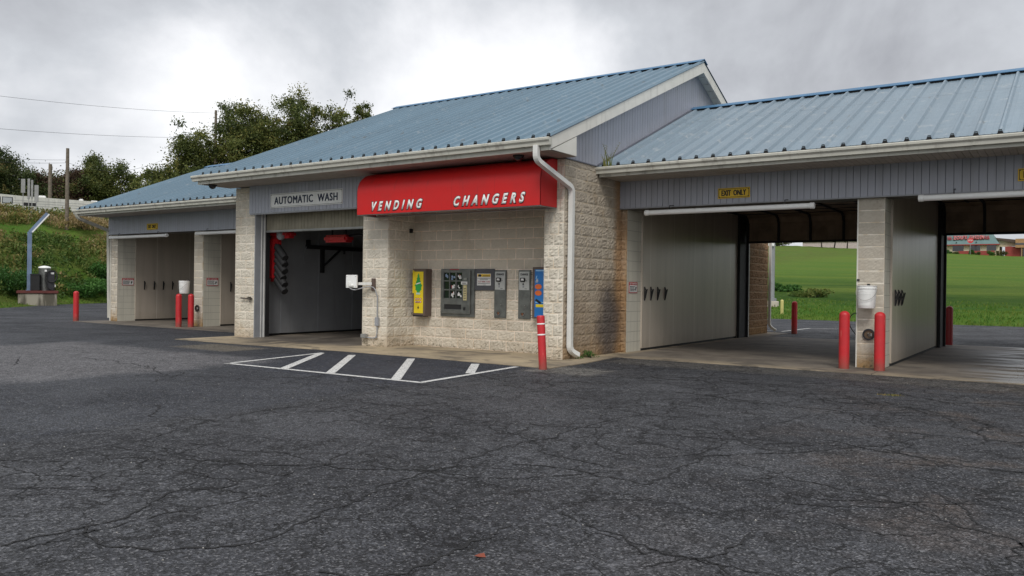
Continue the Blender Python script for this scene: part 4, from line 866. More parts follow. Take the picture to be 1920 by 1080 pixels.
# ------------------------------------------------------------------ buckets, vents, hooks, hose
def bucket(label, x, y, z, s=1.0):
    r_ = thing('bucket', label, 'bucket', (x, y, z), 0, 'white buckets hung on the bay pillars')
    H = 0.375*s; prof = [(0.128*s, 0), (0.132*s, 0.005), (0.146*s, H*0.72), (0.150*s, H*0.73), (0.150*s, H*0.745), (0.147*s, H*0.75), (0.151*s, H*0.86), (0.160*s, H*0.865), (0.160*s, H*0.885), (0.152*s, H*0.89), (0.154*s, H*0.97), (0.160*s, H*0.975), (0.160*s, H), (0.148*s, H), (0.120*s, 0.02), (0.001, 0.02)]
    mb = MB(); mb.lathe(prof, n=36); mb.build('pail', [M_WHITE], r_, smooth=True)
    mb = MB(); a = [(-0.162*s, 0.0, H*0.80)]+[(-0.162*s*math.cos(t), -0.165*s*math.sin(t)**0.6 if 0 < t < math.pi else 0, H*0.80-0.17*s*math.sin(t)) for t in np.linspace(0.05, math.pi-0.05, 16)]+[(0.162*s, 0, H*0.80)]
    mb.tube(a, 0.0035*s, 6); mb.build('handle', [M_GALV], r_)
    mb = MB(); n_ = 8; an = np.linspace(-math.pi*0.82, -math.pi*0.30, n_); v = []
    for z_, rr in ((H*0.12, 0.1365*s), (H*0.64, 0.147*s)): v += [(rr*math.cos(t), rr*math.sin(t), z_) for t in an]
    mb.add(v, [(i, i+1, n_+i+1, n_+i) for i in range(n_-1)]); mb.build('sticker', [M_PAPER], r_, smooth=True)
    mb = MB(); mb.box(-0.02, 0.02, 0.12*s, 0.16*s, H*0.8, H*1.08); mb.tube([(0, 0.15, H*1.05), (0, 0.10, H*1.06), (0, 0.10, H*0.98)], 0.008, 6); mb.build('hanger', [M_DKMET], r_)
    return r_
bk = bucket('white bucket hanging on the near tan pillar above the round vent', 0.175, -0.175, 1.005); bucket('white bucket hanging on the far left pillar', -18.42, -0.47, 0.955, 1.0)
def roundvent(label, x, y, z):
    r_ = thing('round_vent', label, 'vent', (x, y, z), 0, 'round metal vents low on the pillars')
    def ring(r0, r1, d0, d1):
        mb = MB(); n_ = 28; v = []
        for rr, dd in ((r1, 0.0), (r1, -d1), (r0, -d1), (r0, -d0)): v += [(rr*math.cos(2*math.pi*i/n_), dd, rr*math.sin(2*math.pi*i/n_)) for i in range(n_)]
        mb.add(v, [(k*n_+i, k*n_+(i+1) % n_, (k+1)*n_+(i+1) % n_, (k+1)*n_+i) for k in range(3) for i in range(n_)]); return mb
    ring(0.072, 0.096, 0.0, 0.028).build('rim', [M_DKMET], r_, smooth=True)
    mb = MB(); n_ = 24; mb.add([(0.073*math.cos(2*math.pi*i/n_), -0.006, 0.073*math.sin(2*math.pi*i/n_)) for i in range(n_)], [tuple(range(n_))]); mb.build('plate', [plain('dull_bronze', (0.16, 0.11, 0.07), 0.5, 0.4)], r_)
    mb = MB(); mb.tube([(0.02, -0.004, -0.01), (0.02, -0.03, -0.015)], 0.024, 12); mb.tube([(0.04, -0.01, 0.015), (0.045, -0.035, -0.03)], 0.012, 8); mb.tube([(-0.005, -0.01, 0.02), (-0.01, -0.03, 0.0)], 0.012, 8); mb.build('coupling', [M_STEEL], r_)
roundvent('round metal vent on the near pillar below the bucket', 0.185, -0.014, 0.563); roundvent('round metal vent low on the far left pillar', -18.0, -0.314, 0.53)
def hook(x, y, z, label, grp):
    """black mat clip: long back plate with a V shaped spring arm, on a wall facing +x"""
    r_ = thing('mat_clamp', label, 'clamp', (x, y, z), 0, grp)
    mb = MB(); mb.rbox(0, 0.016, -0.018, 0.018, -0.15, 0.14, 0.005); mb.tube([(0.014, 0, 0.12), (0.036, 0, 0.06), (0.02, 0, -0.02)], 0.008, 8); mb.build('plate', [M_DARK], r_)
    mb = MB(); mb.tube([(0.010, 0, -0.13), (0.02, 0, -0.09), (0.062, 0, 0.09)], 0.02, sq=(0.012, 0.007)); mb.build('arm', [M_DARK], r_)
    return r_
lab3 = {'a': ('black mat clamp in the row of four on the first right bay wall', 'mat clamps on the wall panel of the first right bay'), 'b': ('black mat clamp in the row on the rightmost bay wall panel', 'mat clamps on the wall panel of the rightmost bay'),
        'c': ('black mat clamp in the row of four on the far left wall', 'mat clamps on the far left wall panel')}
ha = hook(-4.29, 0.76, 1.18, *lab3['a'])
for y_ in (1.06, 1.40, 1.78): dup(ha, (-4.29, y_, 1.18), lab3['a'][0])
hb = hook(0.436, 0.86, 1.18, *lab3['b'])
for y_ in (1.19, 1.54): dup(hb, (0.436, y_, 1.18), lab3['b'][0])
hc = hook(-22.27, 0.60, 1.17, *lab3['c'])
for y_ in (0.95, 1.28, 1.62): dup(hc, (-22.27, y_, 1.17), lab3['c'][0])
hook(-17.76, 0.63, 1.17, 'black mat clamp beside the tall block column in the inner left bay', None)
mb = MB(); mb.tube(bend([(-0.005, 0.10, 0.905), (-0.03, -0.10, 0.92), (-0.12, -0.03, 0.85), (-0.13, 0.0, 0.70), (-0.005, 0.06, 0.50)], 6, 0.07), 0.008, 8); tag(mb.build('hose', [M_DARK], smooth=True), 'black hose looped on the left face of the near pillar', 'hose')
mb = MB(); mb.rbox(-0.012, 0.03, -0.03, -0.012, 1.46, 1.49, 0.003); tag(mb.build('metal_clip', [M_DKMET]), 'tiny dark clip on the left edge of the near pillar above the bucket', 'clip')

# ------------------------------------------------------------------ vending recess machines (wall plane y = -1.41)
B = -1.425
# air freshener vender
r_ = thing('air_freshener_dispenser', 'tall narrow yellow air freshener dispenser with a green tree picture', 'vending machine', (-8.35, B, 0.62)); off = (8.35, -B, -0.62)
mb = MB(); mb.rbox(-8.53, -8.17, B-0.20, B, 0.64, 1.635, 0.008); apart(mb, 'cabinet', [M_BRN], off=off, root=r_)
mb = MB(); mb.box(-8.485, -8.235, B-0.206, B-0.198, 0.70, 1.575); mb.box(-8.53, -8.49, B-0.2055, B-0.20, 1.12, 1.60, 1); apart(mb, 'panel', [M_YEL, M_YEL], off=off, root=r_)
mb = MB(); cx_ = -8.365; tp = [(0, 1.545), (0.03, 1.48), (0.02, 1.475), (0.05, 1.42), (0.035, 1.41), (0.07, 1.35), (0.06, 1.34), (0.105, 1.275), (0.085, 1.265), (0.075, 1.22), (0.09, 1.205), (0.045, 1.165), (0.03, 1.14), (0.03, 1.11)]
mb.prism([(cx_+a, z) for a, z in tp]+[(cx_-a, z) for a, z in tp[::-1][:-1]], 'y', B-0.2085, B-0.2062); apart(mb, 'tree_picture', [M_GRN], off=off, root=r_)
mb = MB(); mb.rbox(cx_-0.06, cx_+0.05, B-0.21, B-0.206, 1.09, 1.135, 0.002, 0); mb.prism([(cx_-0.065, 1.30), (cx_+0.055, 1.33), (cx_+0.06, 1.355), (cx_-0.06, 1.325)], 'y', B-0.2095, B-0.2086, 1); apart(mb, 'caption_plate', [plain('pale_green_print', (0.45, 0.62, 0.5), 0.6), M_PAPER], off=off, root=r_)
for i in range(3):
    for j in range(2):
        mb = MB(); x_ = cx_-0.085+i*0.062; z_ = 1.02-j*0.06; mb.box(x_, x_+0.045, B-0.2085, B-0.206, z_-0.04, z_, 0); mb.box(x_+0.008, x_+0.037, B-0.2095, B-0.2086, z_-0.03, z_-0.012, 1); apart(mb, 'button', [M_RPRT, M_PAPER], off=off, root=r_)
mb = MB(); mb.prism([(cx_, 0.86), (cx_+0.022, 0.815), (cx_, 0.78), (cx_-0.022, 0.815)], 'y', B-0.2085, B-0.206)
for k in range(3): mb.box(cx_-0.07, cx_+0.04, B-0.2085, B-0.206, 0.915+k*0.016, 0.920+k*0.016)
apart(mb, 'print', [M_INK], off=off, root=r_)
mb = MB()
for z_ in (1.53, 0.70): mb.tube([(-8.53, B-0.17, z_), (-8.575, B-0.17, z_+0.01), (-8.58, B-0.17, z_-0.03), (-8.545, B-0.17, z_-0.03)], 0.006, 6)
mb.rbox(-8.51, -8.24, B-0.215, B-0.02, 0.625, 0.66, 0.004); apart(mb, 'latch', [M_DARK], off=off, root=r_)
# snack style vending machine
r_ = thing('vending_machine', 'steel wall vending machine with nine windows of small goods', 'vending machine', (-7.46, B, 0.65)); off = (7.46, -B, -0.65)
mb = MB(); mb.rbox(-7.905, -7.015, B-0.03, B, 0.65, 1.635, 0.006); apart(mb, 'surround', [M_STEELD], off=off, root=r_)
DX0, DX1, DZ0, DZ1 = -7.84, -7.11, 0.72, 1.60; yd = B-0.06
cols_ = [-7.80, -7.635, -7.46]; cw = 0.145; rows_ = [1.40, 1.215, 1.03]; rh = 0.16
mb = MB(); mb.box(DX0, DX1, yd, B-0.03, DZ0, 0.80); mb.box(DX0, DX1, yd, B-0.03, 0.90, 1.03)
mb.box(DX0, -7.78, yd, B-0.03, 0.80, 0.90); mb.box(-7.40+0.07, DX1, yd, B-0.03, 0.80, 0.90)
mb.box(DX0, cols_[0], yd, B-0.03, 1.03, DZ1); mb.box(cols_[2]+cw, DX1, yd, B-0.03, 1.03, DZ1); mb.box(cols_[0], cols_[2]+cw, yd, B-0.03, 1.56, DZ1)
for a in (0, 1): mb.box(cols_[a]+cw, cols_[a+1], yd, B-0.03, 1.03, 1.56)
for a in (0, 1): mb.box(cols_[0], cols_[2]+cw, yd-0.001, B-0.031, rows_[a+1]+rh, rows_[a])
dr_ = apart(mb, 'door', [M_STEELD], off=off, root=r_)
mb = MB(); mb.tube([(DX0, yd, DZ0), (DX0, yd, DZ1), (DX1, yd, DZ1), (DX1, yd, DZ0), (DX0, yd, DZ0)], 0.006, 6); apart(mb, 'trim', [M_STEEL], dr_, off=off)
for i, x_ in enumerate(cols_):
    for j, z_ in enumerate(rows_):
        mb = MB(); mb.box(x_, x_+cw, B-0.034, B-0.0305, z_, z_+rh-0.001); wn = apart(mb, 'window', [M_GLASS], off=off, root=r_)
        mb = MB(); rr = random.Random(i*3+j)
        kinds = {(0, 0): 2, (1, 0): 2, (2, 0): 3, (1, 1): 3, (2, 1): 1, (1, 2): 3, (2, 2): 3}.get((i, j), 0)
        for k in range(kinds*2):
            a = x_+rr.uniform(0.02, cw-0.06); b_ = z_+rr.uniform(0.01, rh-0.08); w_, h_ = rr.uniform(0.02, 0.05), rr.uniform(0.02, 0.07)
            mb.prism([(a, b_), (a+w_, b_+rr.uniform(-.01, .01)), (a+w_*0.8, b_+h_), (a+0.1*w_, b_+h_*0.9)], 'y', B-0.044-k*0.002, B-0.034-k*0.002, 0 if j == 0 and i < 2 else (1 if rr.random() < 0.7 else 2))
        if kinds: apart(mb, 'goods', [M_CARD, M_PAPER, M_RPRT], wn, off=off)
mb = MB(); pts = [(-7.78, 0.85), (-7.76, 0.80), (-7.35, 0.80), (-7.33, 0.82), (-7.33, 0.88), (-7.35, 0.90), (-7.76, 0.90)]; mb.prism(pts, 'y', B-0.045, B-0.031); apart(mb, 'delivery_slot', [M_DARK], off=off, root=r_)
mb = MB(); mb.box(-7.275, -7.19, yd-0.008, yd, 0.99, 1.30); apart(mb, 'keypad', [plain('cream_keypad', (0.55, 0.48, 0.25), 0.5)], off=off, root=r_)
mb = MB()
for k in range(7): mb.box(-7.262, -7.203, yd-0.0095, yd-0.008, 1.02+k*0.035, 1.032+k*0.035)
apart(mb, 'button', [M_INK], off=off, root=r_)
mb = MB(); mb.rbox(-7.33, -7.17, yd-0.02, yd, 1.315, 1.375, 0.004, 0); mb.box(-7.30, -7.20, yd-0.022, yd-0.02, 1.335, 1.35, 1); mb.rbox(-7.27, -7.18, yd-0.015, yd, 1.40, 1.45, 0.004, 2); apart(mb, 'bill_slot', [M_PAPER, M_INK, M_STEEL], off=off, root=r_)
mb = MB(); mb.box(-7.27, -7.225, yd-0.01, yd, 0.79, 0.85); apart(mb, 'lock', [M_DARK], off=off, root=r_)
mb = MB(); mb.box(-7.66, -7.42, B-0.0325, B-0.0305, 1.612, 1.63); apart(mb, 'name_strip', [M_RPRT], off=off, root=r_)
# charcoal board with a paper notice
r_ = thing('notice_board', 'charcoal square board with a white service notice', 'sign', (-6.77, B, 1.42)); off = (6.77, -B, -1.42)
mb = MB(); mb.rbox(-7.012, -6.525, B-0.025, B, 1.20, 1.635, 0.004); apart(mb, 'board', [M_CHAR], off=off, root=r_)
mb = MB(); mb.box(-6.955, -6.61, B-0.028, B-0.025, 1.30, 1.54); pp = apart(mb, 'paper', [M_PAPER], off=off, root=r_)
mb = MB(); mb.box(-6.945, -6.62, B-0.0295, B-0.028, 1.475, 1.53, 1); mb.prism([(-6.93, 1.48), (-6.86, 1.475), (-6.84, 1.50), (-6.87, 1.527), (-6.92, 1.52)], 'y', B-0.0305, B-0.0296, 0); mb.box(-6.81, -6.63, B-0.0305, B-0.0296, 1.485, 1.50, 0)
mb.box(-6.945, -6.62, B-0.0295, B-0.028, 1.443, 1.450, 0); mb.box(-6.89, -6.68, B-0.0295, B-0.028, 1.422, 1.430, 0); mb.box(-6.93, -6.63, B-0.0295, B-0.028, 1.333, 1.341, 0); mb.box(-6.80, -6.73, B-0.0295, B-0.028, 1.308, 1.313, 0)
apart(mb, 'print', [M_INK, M_SIGNY], pp, off=off)
t_ = textmesh('lettering', '717-484-1500', M_RPRT, pp, -6.93, -6.63, 1.36, 1.392, B-0.028, ext=0.0015, fat=0.01)
for v in t_.data.vertices: v.co = v.co+Vector(off)
# change machines
def changer(x0, x1, label, z0=0.66, z1=1.61):
    cx_ = (x0+x1)/2; r_ = thing('change_machine', label, 'change machine', (cx_, B, z0), 0, 'steel change machines in the recess wall'); off = (-cx_, -B, -z0)
    mb = MB(); mb.rbox(x0, x1, B-0.025, B, z0, z1, 0.005); apart(mb, 'cabinet', [M_STEELD], off=off, root=r_)
    mb = MB(); mb.rbox(x0+0.02, x1-0.03, B-0.03, B-0.025, z1-0.39, z1-0.03, 0.001); apart(mb, 'face_plate', [plain('pale_grey_plate', (0.50, 0.51, 0.49), 0.45)], off=off, root=r_)
    t_ = textmesh('lettering', 'CHANGE', M_INK, r_, x0+0.045, x1-0.055, z1-0.105, z1-0.062, B-0.0302, ext=0.002, fat=0.03)
    for v in t_.data.vertices: v.co = v.co+Vector(off)
    mb = MB(); c2 = cx_-0.02; mb.rbox(c2-0.07, c2+0.045, B-0.06, B-0.03, z1-0.23, z1-0.15, 0.01); mb.prism([(c2-0.045, z1-0.205), (c2+0.03, z1-0.205), (c2+0.02, z1-0.165), (c2-0.035, z1-0.165)], 'y', B-0.062, B-0.06, 1); apart(mb, 'bill_slot', [M_DARK, M_PAPER], off=off, root=r_)
    mb = MB(); mb.box(c2-0.02, c2+0.012, B-0.0315, B-0.03, z1-0.29, z1-0.26); mb.box(c2-0.018, c2+0.014, B-0.0315, B-0.03, z1-0.345, z1-0.30, 1); mb.box(c2+0.055, c2+0.075, B-0.0315, B-0.03, z1-0.215, z1-0.20); mb.box(c2+0.03, c2+0.085, B-0.0315, B-0.03, z1-0.37, z1-0.362); apart(mb, 'print', [M_INK, M_GREY], off=off, root=r_)
    mb = MB(); mb.prism([(c2-0.06, z0+0.115), (c2+0.03, z0+0.115), (c2+0.015, z0+0.05), (c2-0.04, z0+0.05)], 'y', B-0.03, B-0.0255, 0); mb.prism([(c2-0.04, z0+0.11), (c2+0.01, z0+0.11), (c2+0.0, z0+0.065), (c2-0.03, z0+0.065)], 'y', B-0.032, B-0.0305, 1); mb.tube([(c2+0.035, B-0.028, z0+0.115), (c2+0.02, B-0.05, z0+0.06), (c2-0.045, B-0.05, z0+0.055)], 0.005, 6, 2); apart(mb, 'coin_cup', [M_DARK, plain('copper_tone', (0.30, 0.13, 0.07), 0.4, 0.6), M_STEEL], off=off, root=r_)
    mb = MB(); mb.tube([(cx_+0.02, B-0.025, z0+0.26), (cx_+0.02, B-0.04, z0+0.26)], 0.012, 10); apart(mb, 'lock', [M_STEEL], off=off, root=r_)
changer(-6.525, -6.235, 'steel change machine touching the charcoal notice board'); changer(-5.945, -5.66, 'steel change machine next to the blue dispenser')
r_ = thing('blue_dispenser', 'tall blue vending dispenser half hidden behind the corner pier', 'vending machine', (-5.33, B, 0.67)); off = (5.33, -B, -0.67)
mb = MB(); mb.rbox(-5.53, -5.13, B-0.16, B, 0.68, 1.665, 0.006); apart(mb, 'cabinet', [M_BRN], off=off, root=r_)
mb = MB(); mb.box(-5.47, -5.16, B-0.168, B-0.16, 0.71, 1.62); pn = apart(mb, 'panel', [M_BLUE], off=off, root=r_)
mb = MB()
for z_ in (1.28, 1.17):
    mb.lathe([(0.002, 0.002), (0.04, 0.002), (0.045, 0)], 0, 0, 0, 14); 
mb = MB()
for z_ in (1.29, 1.17):
    n_ = 16; c0 = -5.385; mb.prism([(c0+0.075*math.cos(2*math.pi*i/n_), z_+0.05*math.sin(2*math.pi*i/n_)) for i in range(n_)], 'y', B-0.172, B-0.168)
apart(mb, 'fruit_picture', [M_ORG], pn, off=off)
mb = MB(); mb.box(-5.45, -5.18, B-0.1705, B-0.168, 1.585, 1.61, 0); mb.prism([(-5.46, 1.03), (-5.35, 0.96), (-5.30, 0.98), (-5.43, 1.06)], 'y', B-0.1705, B-0.168, 2); mb.box(-5.45, -5.25, B-0.1705, B-0.168, 0.985, 1.0, 0); mb.box(-5.44, -5.26, B-0.1705, B-0.168, 0.90, 0.955, 1)
apart(mb, 'print', [M_LBLUE, M_YEL, M_DARK], pn, off=off)
for s_, z_ in (('L', 1.47), ('B', 1.40)):
    t_ = textmesh('lettering', s_, M_LBLUE if s_ == 'L' else M_PAPER, pn, -5.45, -5.39, z_-0.03, z_+0.03, B-0.168, fat=0.02, shear=0.2)
    for v in t_.data.vertices: v.co = v.co+Vector(off)
mb = MB()
for z_ in (1.55, 0.73): mb.tube([(-5.53, B-0.13, z_), (-5.575, B-0.13, z_+0.01), (-5.58, B-0.13, z_-0.03), (-5.545, B-0.13, z_-0.03)], 0.006, 6)
apart(mb, 'latch', [M_DARK], off=off, root=r_)
mb = MB(); mb.rbox(-8.672, -8.62, -1.60, -1.53, 2.40, 2.49, 0.006); tag(mb.build('wall_sensor', [M_DARK]), 'small black box high in the left corner of the vending recess', 'sensor')

# ------------------------------------------------------------------ things on the main front
r_ = thing('payment_reader', 'white square panel on an arm reaching from the pier into the bay mouth', 'payment reader', (-9.05, F, 1.27)); off = (9.05, -F, -1.27)
mb = MB(); mb.rbox(-9.56, -9.25, F-0.33, F-0.29, 1.215, 1.485, 0.006); apart(mb, 'plate', [M_WHITE], off=off, root=r_)
mb = MB(); mb.tube([(-9.47, F-0.35, 1.30), (-9.06, F-0.07, 1.31)], 0.02, sq=(0.018, 0.028)); mb.rbox(-9.45, -9.32, F-0.38, F-0.33, 1.24, 1.27, 0.004); apart(mb, 'arm', [M_WHITEM], off=off, root=r_)
mb = MB(); mb.rbox(-9.09, -9.0, F-0.06, F-0.012, 1.16, 1.42, 0.004); apart(mb, 'bracket', [M_BRN], off=off, root=r_)
mb = MB(); mb.tube(bend([(-9.42, F-0.36, 1.22), (-9.35, F-0.33, 1.16), (-9.12, F-0.12, 1.25), (-9.0, F-0.06, 1.24), (-8.92, F-0.05, 1.05)], 6, 0.08), 0.011, 8); apart(mb, 'cable', [M_GREY], off=off, root=r_, smooth=True)
mb = MB()
for a, b in ((-9.53, 1.25), (-9.53, 1.45), (-9.28, 1.45), (-9.28, 1.25)): mb.tube([(a, F-0.334, b), (a, F-0.328, b)], 0.007, 8)
apart(mb, 'screw', [M_DKMET], off=off, root=r_)
r_ = thing('conduit', 'grey electrical conduit with two junction boxes on the pier', 'conduit', (-8.93, F-0.03, 0.2)); off = (8.93, -F+0.03, -0.2)
mb = MB(); mb.tube(bend([(-8.92, F-0.045, 1.06), (-8.92, F-0.045, 0.60)], 3), 0.012, 8); mb.tube(bend([(-8.92, F-0.045, 0.44), (-8.92, F-0.045, 0.20), (-9.0, F-0.045, 0.165), (-9.22, F-0.045, 0.18)], 6, 0.09), 0.012, 8); apart(mb, 'pipe', [M_GREY], off=off, root=r_, smooth=True)
mb = MB(); mb.rbox(-8.965, -8.875, F-0.075, F-0.015, 0.43, 0.61, 0.006); apart(mb, 'junction_box', [M_GREY], off=off, root=r_)
mb = MB(); mb.rbox(-9.35, -9.20, F-0.10, F-0.02, 0.165, 0.25, 0.008); apart(mb, 'junction_box', [M_GALV], off=off, root=r_)
r_ = thing('faucet', 'small brass hose faucet on the left front column', 'faucet', (-13.15, F-0.03, 0.92)); off = (13.15, -F+0.03, -0.92); mbr = plain('tarnished_brass', (0.16, 0.14, 0.12), 0.5, 0.6)
mb = MB(); mb.tube([(-13.03, F-0.01, 0.92), (-13.03, F-0.06, 0.92)], 0.02, 10); mb.tube([(-13.02, F-0.06, 0.93), (-13.2, F-0.07, 0.915), (-13.36, F-0.075, 0.93)], 0.018, 8); apart(mb, 'pipe', [mbr], off=off, root=r_, smooth=True)
mb = MB(); mb.rbox(-13.10, -13.0, F-0.10, F-0.05, 0.89, 0.965, 0.01); mb.tube([(-13.02, F-0.08, 0.90), (-13.01, F-0.09, 0.84)], 0.014, 8); apart(mb, 'valve', [mbr], off=off, root=r_)
for x_, y_, l_ in ((-13.61, -2.95, 'black dome lamp under the left end of the tall eave'), (-5.01, -2.88, 'black dome lamp under the eave above the red awning')):
    r_ = thing('dome_lamp', l_, 'lamp', (x_, y_, 3.58), 0, 'black dome lamps under the tall eave')
    mb = MB(); mb.lathe([(0.10, 0.0), (0.10, -0.025), (0.085, -0.03)]); mb.build('base', [M_DARK], r_, smooth=True)
    mb = MB(); mb.lathe([(0.082, -0.03)]+[(0.082*math.cos(a), -0.03-0.075*math.sin(a)) for a in np.linspace(0.2, 1.5, 6)]); mb.build('dome', [mat_glass('smoked_dome', (0.01, 0.01, 0.012))], r_, smooth=True)

# ------------------------------------------------------------------ wash equipment inside the automatic bay
r_ = thing('spray_tower', 'red upright spray tower with six black nozzles inside the automatic bay', 'wash machine', (-13.0, -1.5, 1.3)); off = (13.0, 1.5, -1.3); wy = -1.55
mb = MB(); mb.rbox(-13.24, -12.92, wy-0.13, wy+0.13, 1.33, 2.45, 0.08); mb.rbox(-13.24, -12.42, wy-0.13, wy+0.15, 2.38, 2.58, 0.07); apart(mb, 'housing', [M_RED], off=off, root=r_, smooth=True)
mb = MB(); mb.lathe([(0.05, -0.12), (0.10, -0.06), (0.10, 0.05), (0.04, 0.06)], -12.75, wy-0.10, 2.46, 18); apart(mb, 'lamp', [M_GREY], off=off, root=r_, smooth=True)
for k in range(6):
    z_ = 2.20-k*0.160; dx = 0.42 if k != 3 else 0.36
    mb = MB(); mb.tube([(-12.95, wy-0.08, z_+0.03), (-12.88, wy-0.09, z_-0.01), (-12.86, wy-0.10, z_-0.03), (-12.88+dx*0.9, wy-0.16, z_-0.31)], [0.035, 0.05, 0.092, 0.082], 14); apart(mb, 'nozzle', [M_DARK], off=off, root=r_, smooth=True)
r_ = thing('wall_rail', 'black steel rail with triangular bracket on the grey bay wall', 'wash machine', (-13.25, 0, 1.6)); off = (13.25, 0, -1.6); gx0 = -13.24
mb = MB(); mb.tube([(gx0, -0.42, 2.24), (gx0, 4.4, 2.26)], 0.03, sq=(0.055, 0.05)); mb.tube([(gx0, -0.36, 2.2), (gx0, -0.36, 2.42)], 0.03, sq=(0.045, 0.045)); mb.tube([(gx0, 0.9, 2.10), (gx0, 0.9, 2.24)], 0.03, 8); apart(mb, 'rail', [M_DARK], off=off, root=r_)
mb = MB(); mb.tube([(gx0, 0.12, 2.24), (gx0, 0.12, 1.58)], 0.03, sq=(0.05, 0.045)); mb.tube([(gx0, 0.14, 1.74), (gx0, 0.75, 2.20)], 0.02, sq=(0.025, 0.02)); apart(mb, 'bracket', [M_DARK], off=off, root=r_)
mb = MB(); mb.tube(bend([(gx0+.04, -0.45, 2.24), (gx0+.04, -0.56, 2.0), (gx0+.04, -0.52, 1.80)], 4, 0.1), 0.008, 6); apart(mb, 'hose', [M_GREY], off=off, root=r_)
r_ = thing('spray_unit', 'red spray unit hanging under the ceiling of the automatic bay', 'wash machine', (-11.2, -1.2, 2.7)); off = (11.2, 1.2, -2.7)
mb = MB(); mb.rbox(-11.62, -10.85, -1.35, -1.05, 2.27, 2.44, 0.05); apart(mb, 'housing', [M_RED], off=off, root=r_, smooth=True)
mb = MB(); mb.tube([(-11.45, -1.2, 2.42), (-11.45, -1.2, 3.4)], 0.02, 8); mb.tube([(-11.0, -1.2, 2.42), (-11.0, -1.2, 3.4)], 0.02, 8); mb.tube([(-11.3, -1.2, 2.40), (-10.2, -1.15, 2.44)], 0.03, 8); apart(mb, 'hanger', [M_DKMET], off=off, root=r_)

# ------------------------------------------------------------------ vacuum island on the left
vx, vy = -40.85, 5.95; ang = math.atan2(0.905, 0.425)-math.pi/2*0  # local x runs along the picture
r_ = thing('vacuum_island', 'raised concrete island with a dark red top', 'island', (vx, vy, -0.05), math.radians(65))
mb = MB(); mb.rbox(-0.86, 0.86, -0.62, 0.62, 0, 0.66, 0.02)
t = NT('streaked_concrete'); c_ = t.mix(t.ss(t.noise(1, 5, .6, t.mapv((2.5, 2.5, 0.5))), 0.42, 0.6), (0.36, 0.33, 0.27), (0.11, 0.10, 0.075)); mb.build('block', [t.done(c_, 0.9)], r_)
mb = MB(); mb.rbox(-0.93, 0.93, -0.68, 0.68, 0.66, 0.80, 0.02); mb.build('top_slab', [plain('dark_red_concrete', (0.13, 0.035, 0.030), 0.8)], r_)
def loc(dx, dy, dz): 
    a = math.radians(65); return (vx+dx*math.cos(a)-dy*math.sin(a), vy+dx*math.sin(a)+dy*math.cos(a), dz)
r_ = thing('blue_light_post', 'blue post with an angled lamp arm on the vacuum island', 'lamp post', loc(-0.38, 0, 0.75), math.radians(65))
mb = MB(); mb.tube([(0, 0, 0), (0, 0, 3.0)], 0.05, sq=(0.10, 0.10)); mb.rbox(-0.15, 0.15, -0.15, 0.15, 0, 0.03, 0.005); mb.build('post', [M_BLUEP], r_)
mb = MB(); mb.tube([(0, 0, 2.98), (0.78, 0.0, 4.0)], 0.05, sq=(0.13, 0.085)); mb.build('arm', [M_BLUEP], r_)
mb = MB(); mb.tube([(0.11, -0.03, 2.99), (0.86, -0.03, 3.96)], 0.05, sq=(0.11, 0.03)); mb.build('lamp', [M_WHITE], r_)
r_ = thing('vacuum', 'dark steel vacuum with a white dome lid and looped hose on the island', 'vacuum', loc(0.30, 0.1, 0.75), math.radians(65))
mb = MB(); mb.lathe([(0.27, 0), (0.27, 1.12), (0.28, 1.13), (0.28, 1.16)], 0, 0, 0, 28); mb.build('canister', [M_STEELD], r_, smooth=True)
mb = MB(); mb.lathe([(0.295, 1.16), (0.295, 1.19), (0.26, 1.23), (0.15, 1.27), (0.01, 1.29)], 0, 0, 0, 28); mb.build('lid', [M_WHITE], r_, smooth=True)
mb = MB(); mb.rbox(0.12, 0.46, -0.36, -0.05, 0, 1.02, 0.02); mb.build('housing', [M_DKMET], r_)
mb = MB(); mb.box(0.0, 0.10, -0.30, -0.27, 0.98, 1.08); mb.box(0.28, 0.42, -0.366, -0.36, 0.86, 0.96); mb.box(0.46, 0.50, -0.35, -0.30, 0.2, 0.32); mb.build('plate', [M_WHITE], r_)
mb = MB()
lp = [(0.32+0.24*math.cos(t_), -0.42+0.03*math.sin(t_*2), 0.74+0.30*math.sin(t_)) for t_ in np.linspace(-2.6, 3.2, 26)]
mb.tube([(0.05, -0.38, 0.9), (0.03, -0.42, 0.5), (0.15, -0.44, 0.15), (0.35, -0.46, 0.03), (0.45, -0.44, 0.2)], 0.03, 8); mb.tube(lp, 0.03, 8); mb.build('hose', [M_DARK], r_, smooth=True)
r_ = thing('trash_bin', 'square black trash bin between the blue post and the vacuum', 'trash bin', loc(-0.12, -0.15, 0.75), math.radians(65))
mb = MB(); mb.rbox(-0.21, 0.21, -0.22, 0.22, 0, 0.80, 0.02); mb.build('body', [M_DARK], r_)
mb = MB(); mb.rbox(-0.23, 0.23, -0.24, 0.24, 0.80, 0.86, 0.02); mb.build('rim', [M_DKMET], r_)

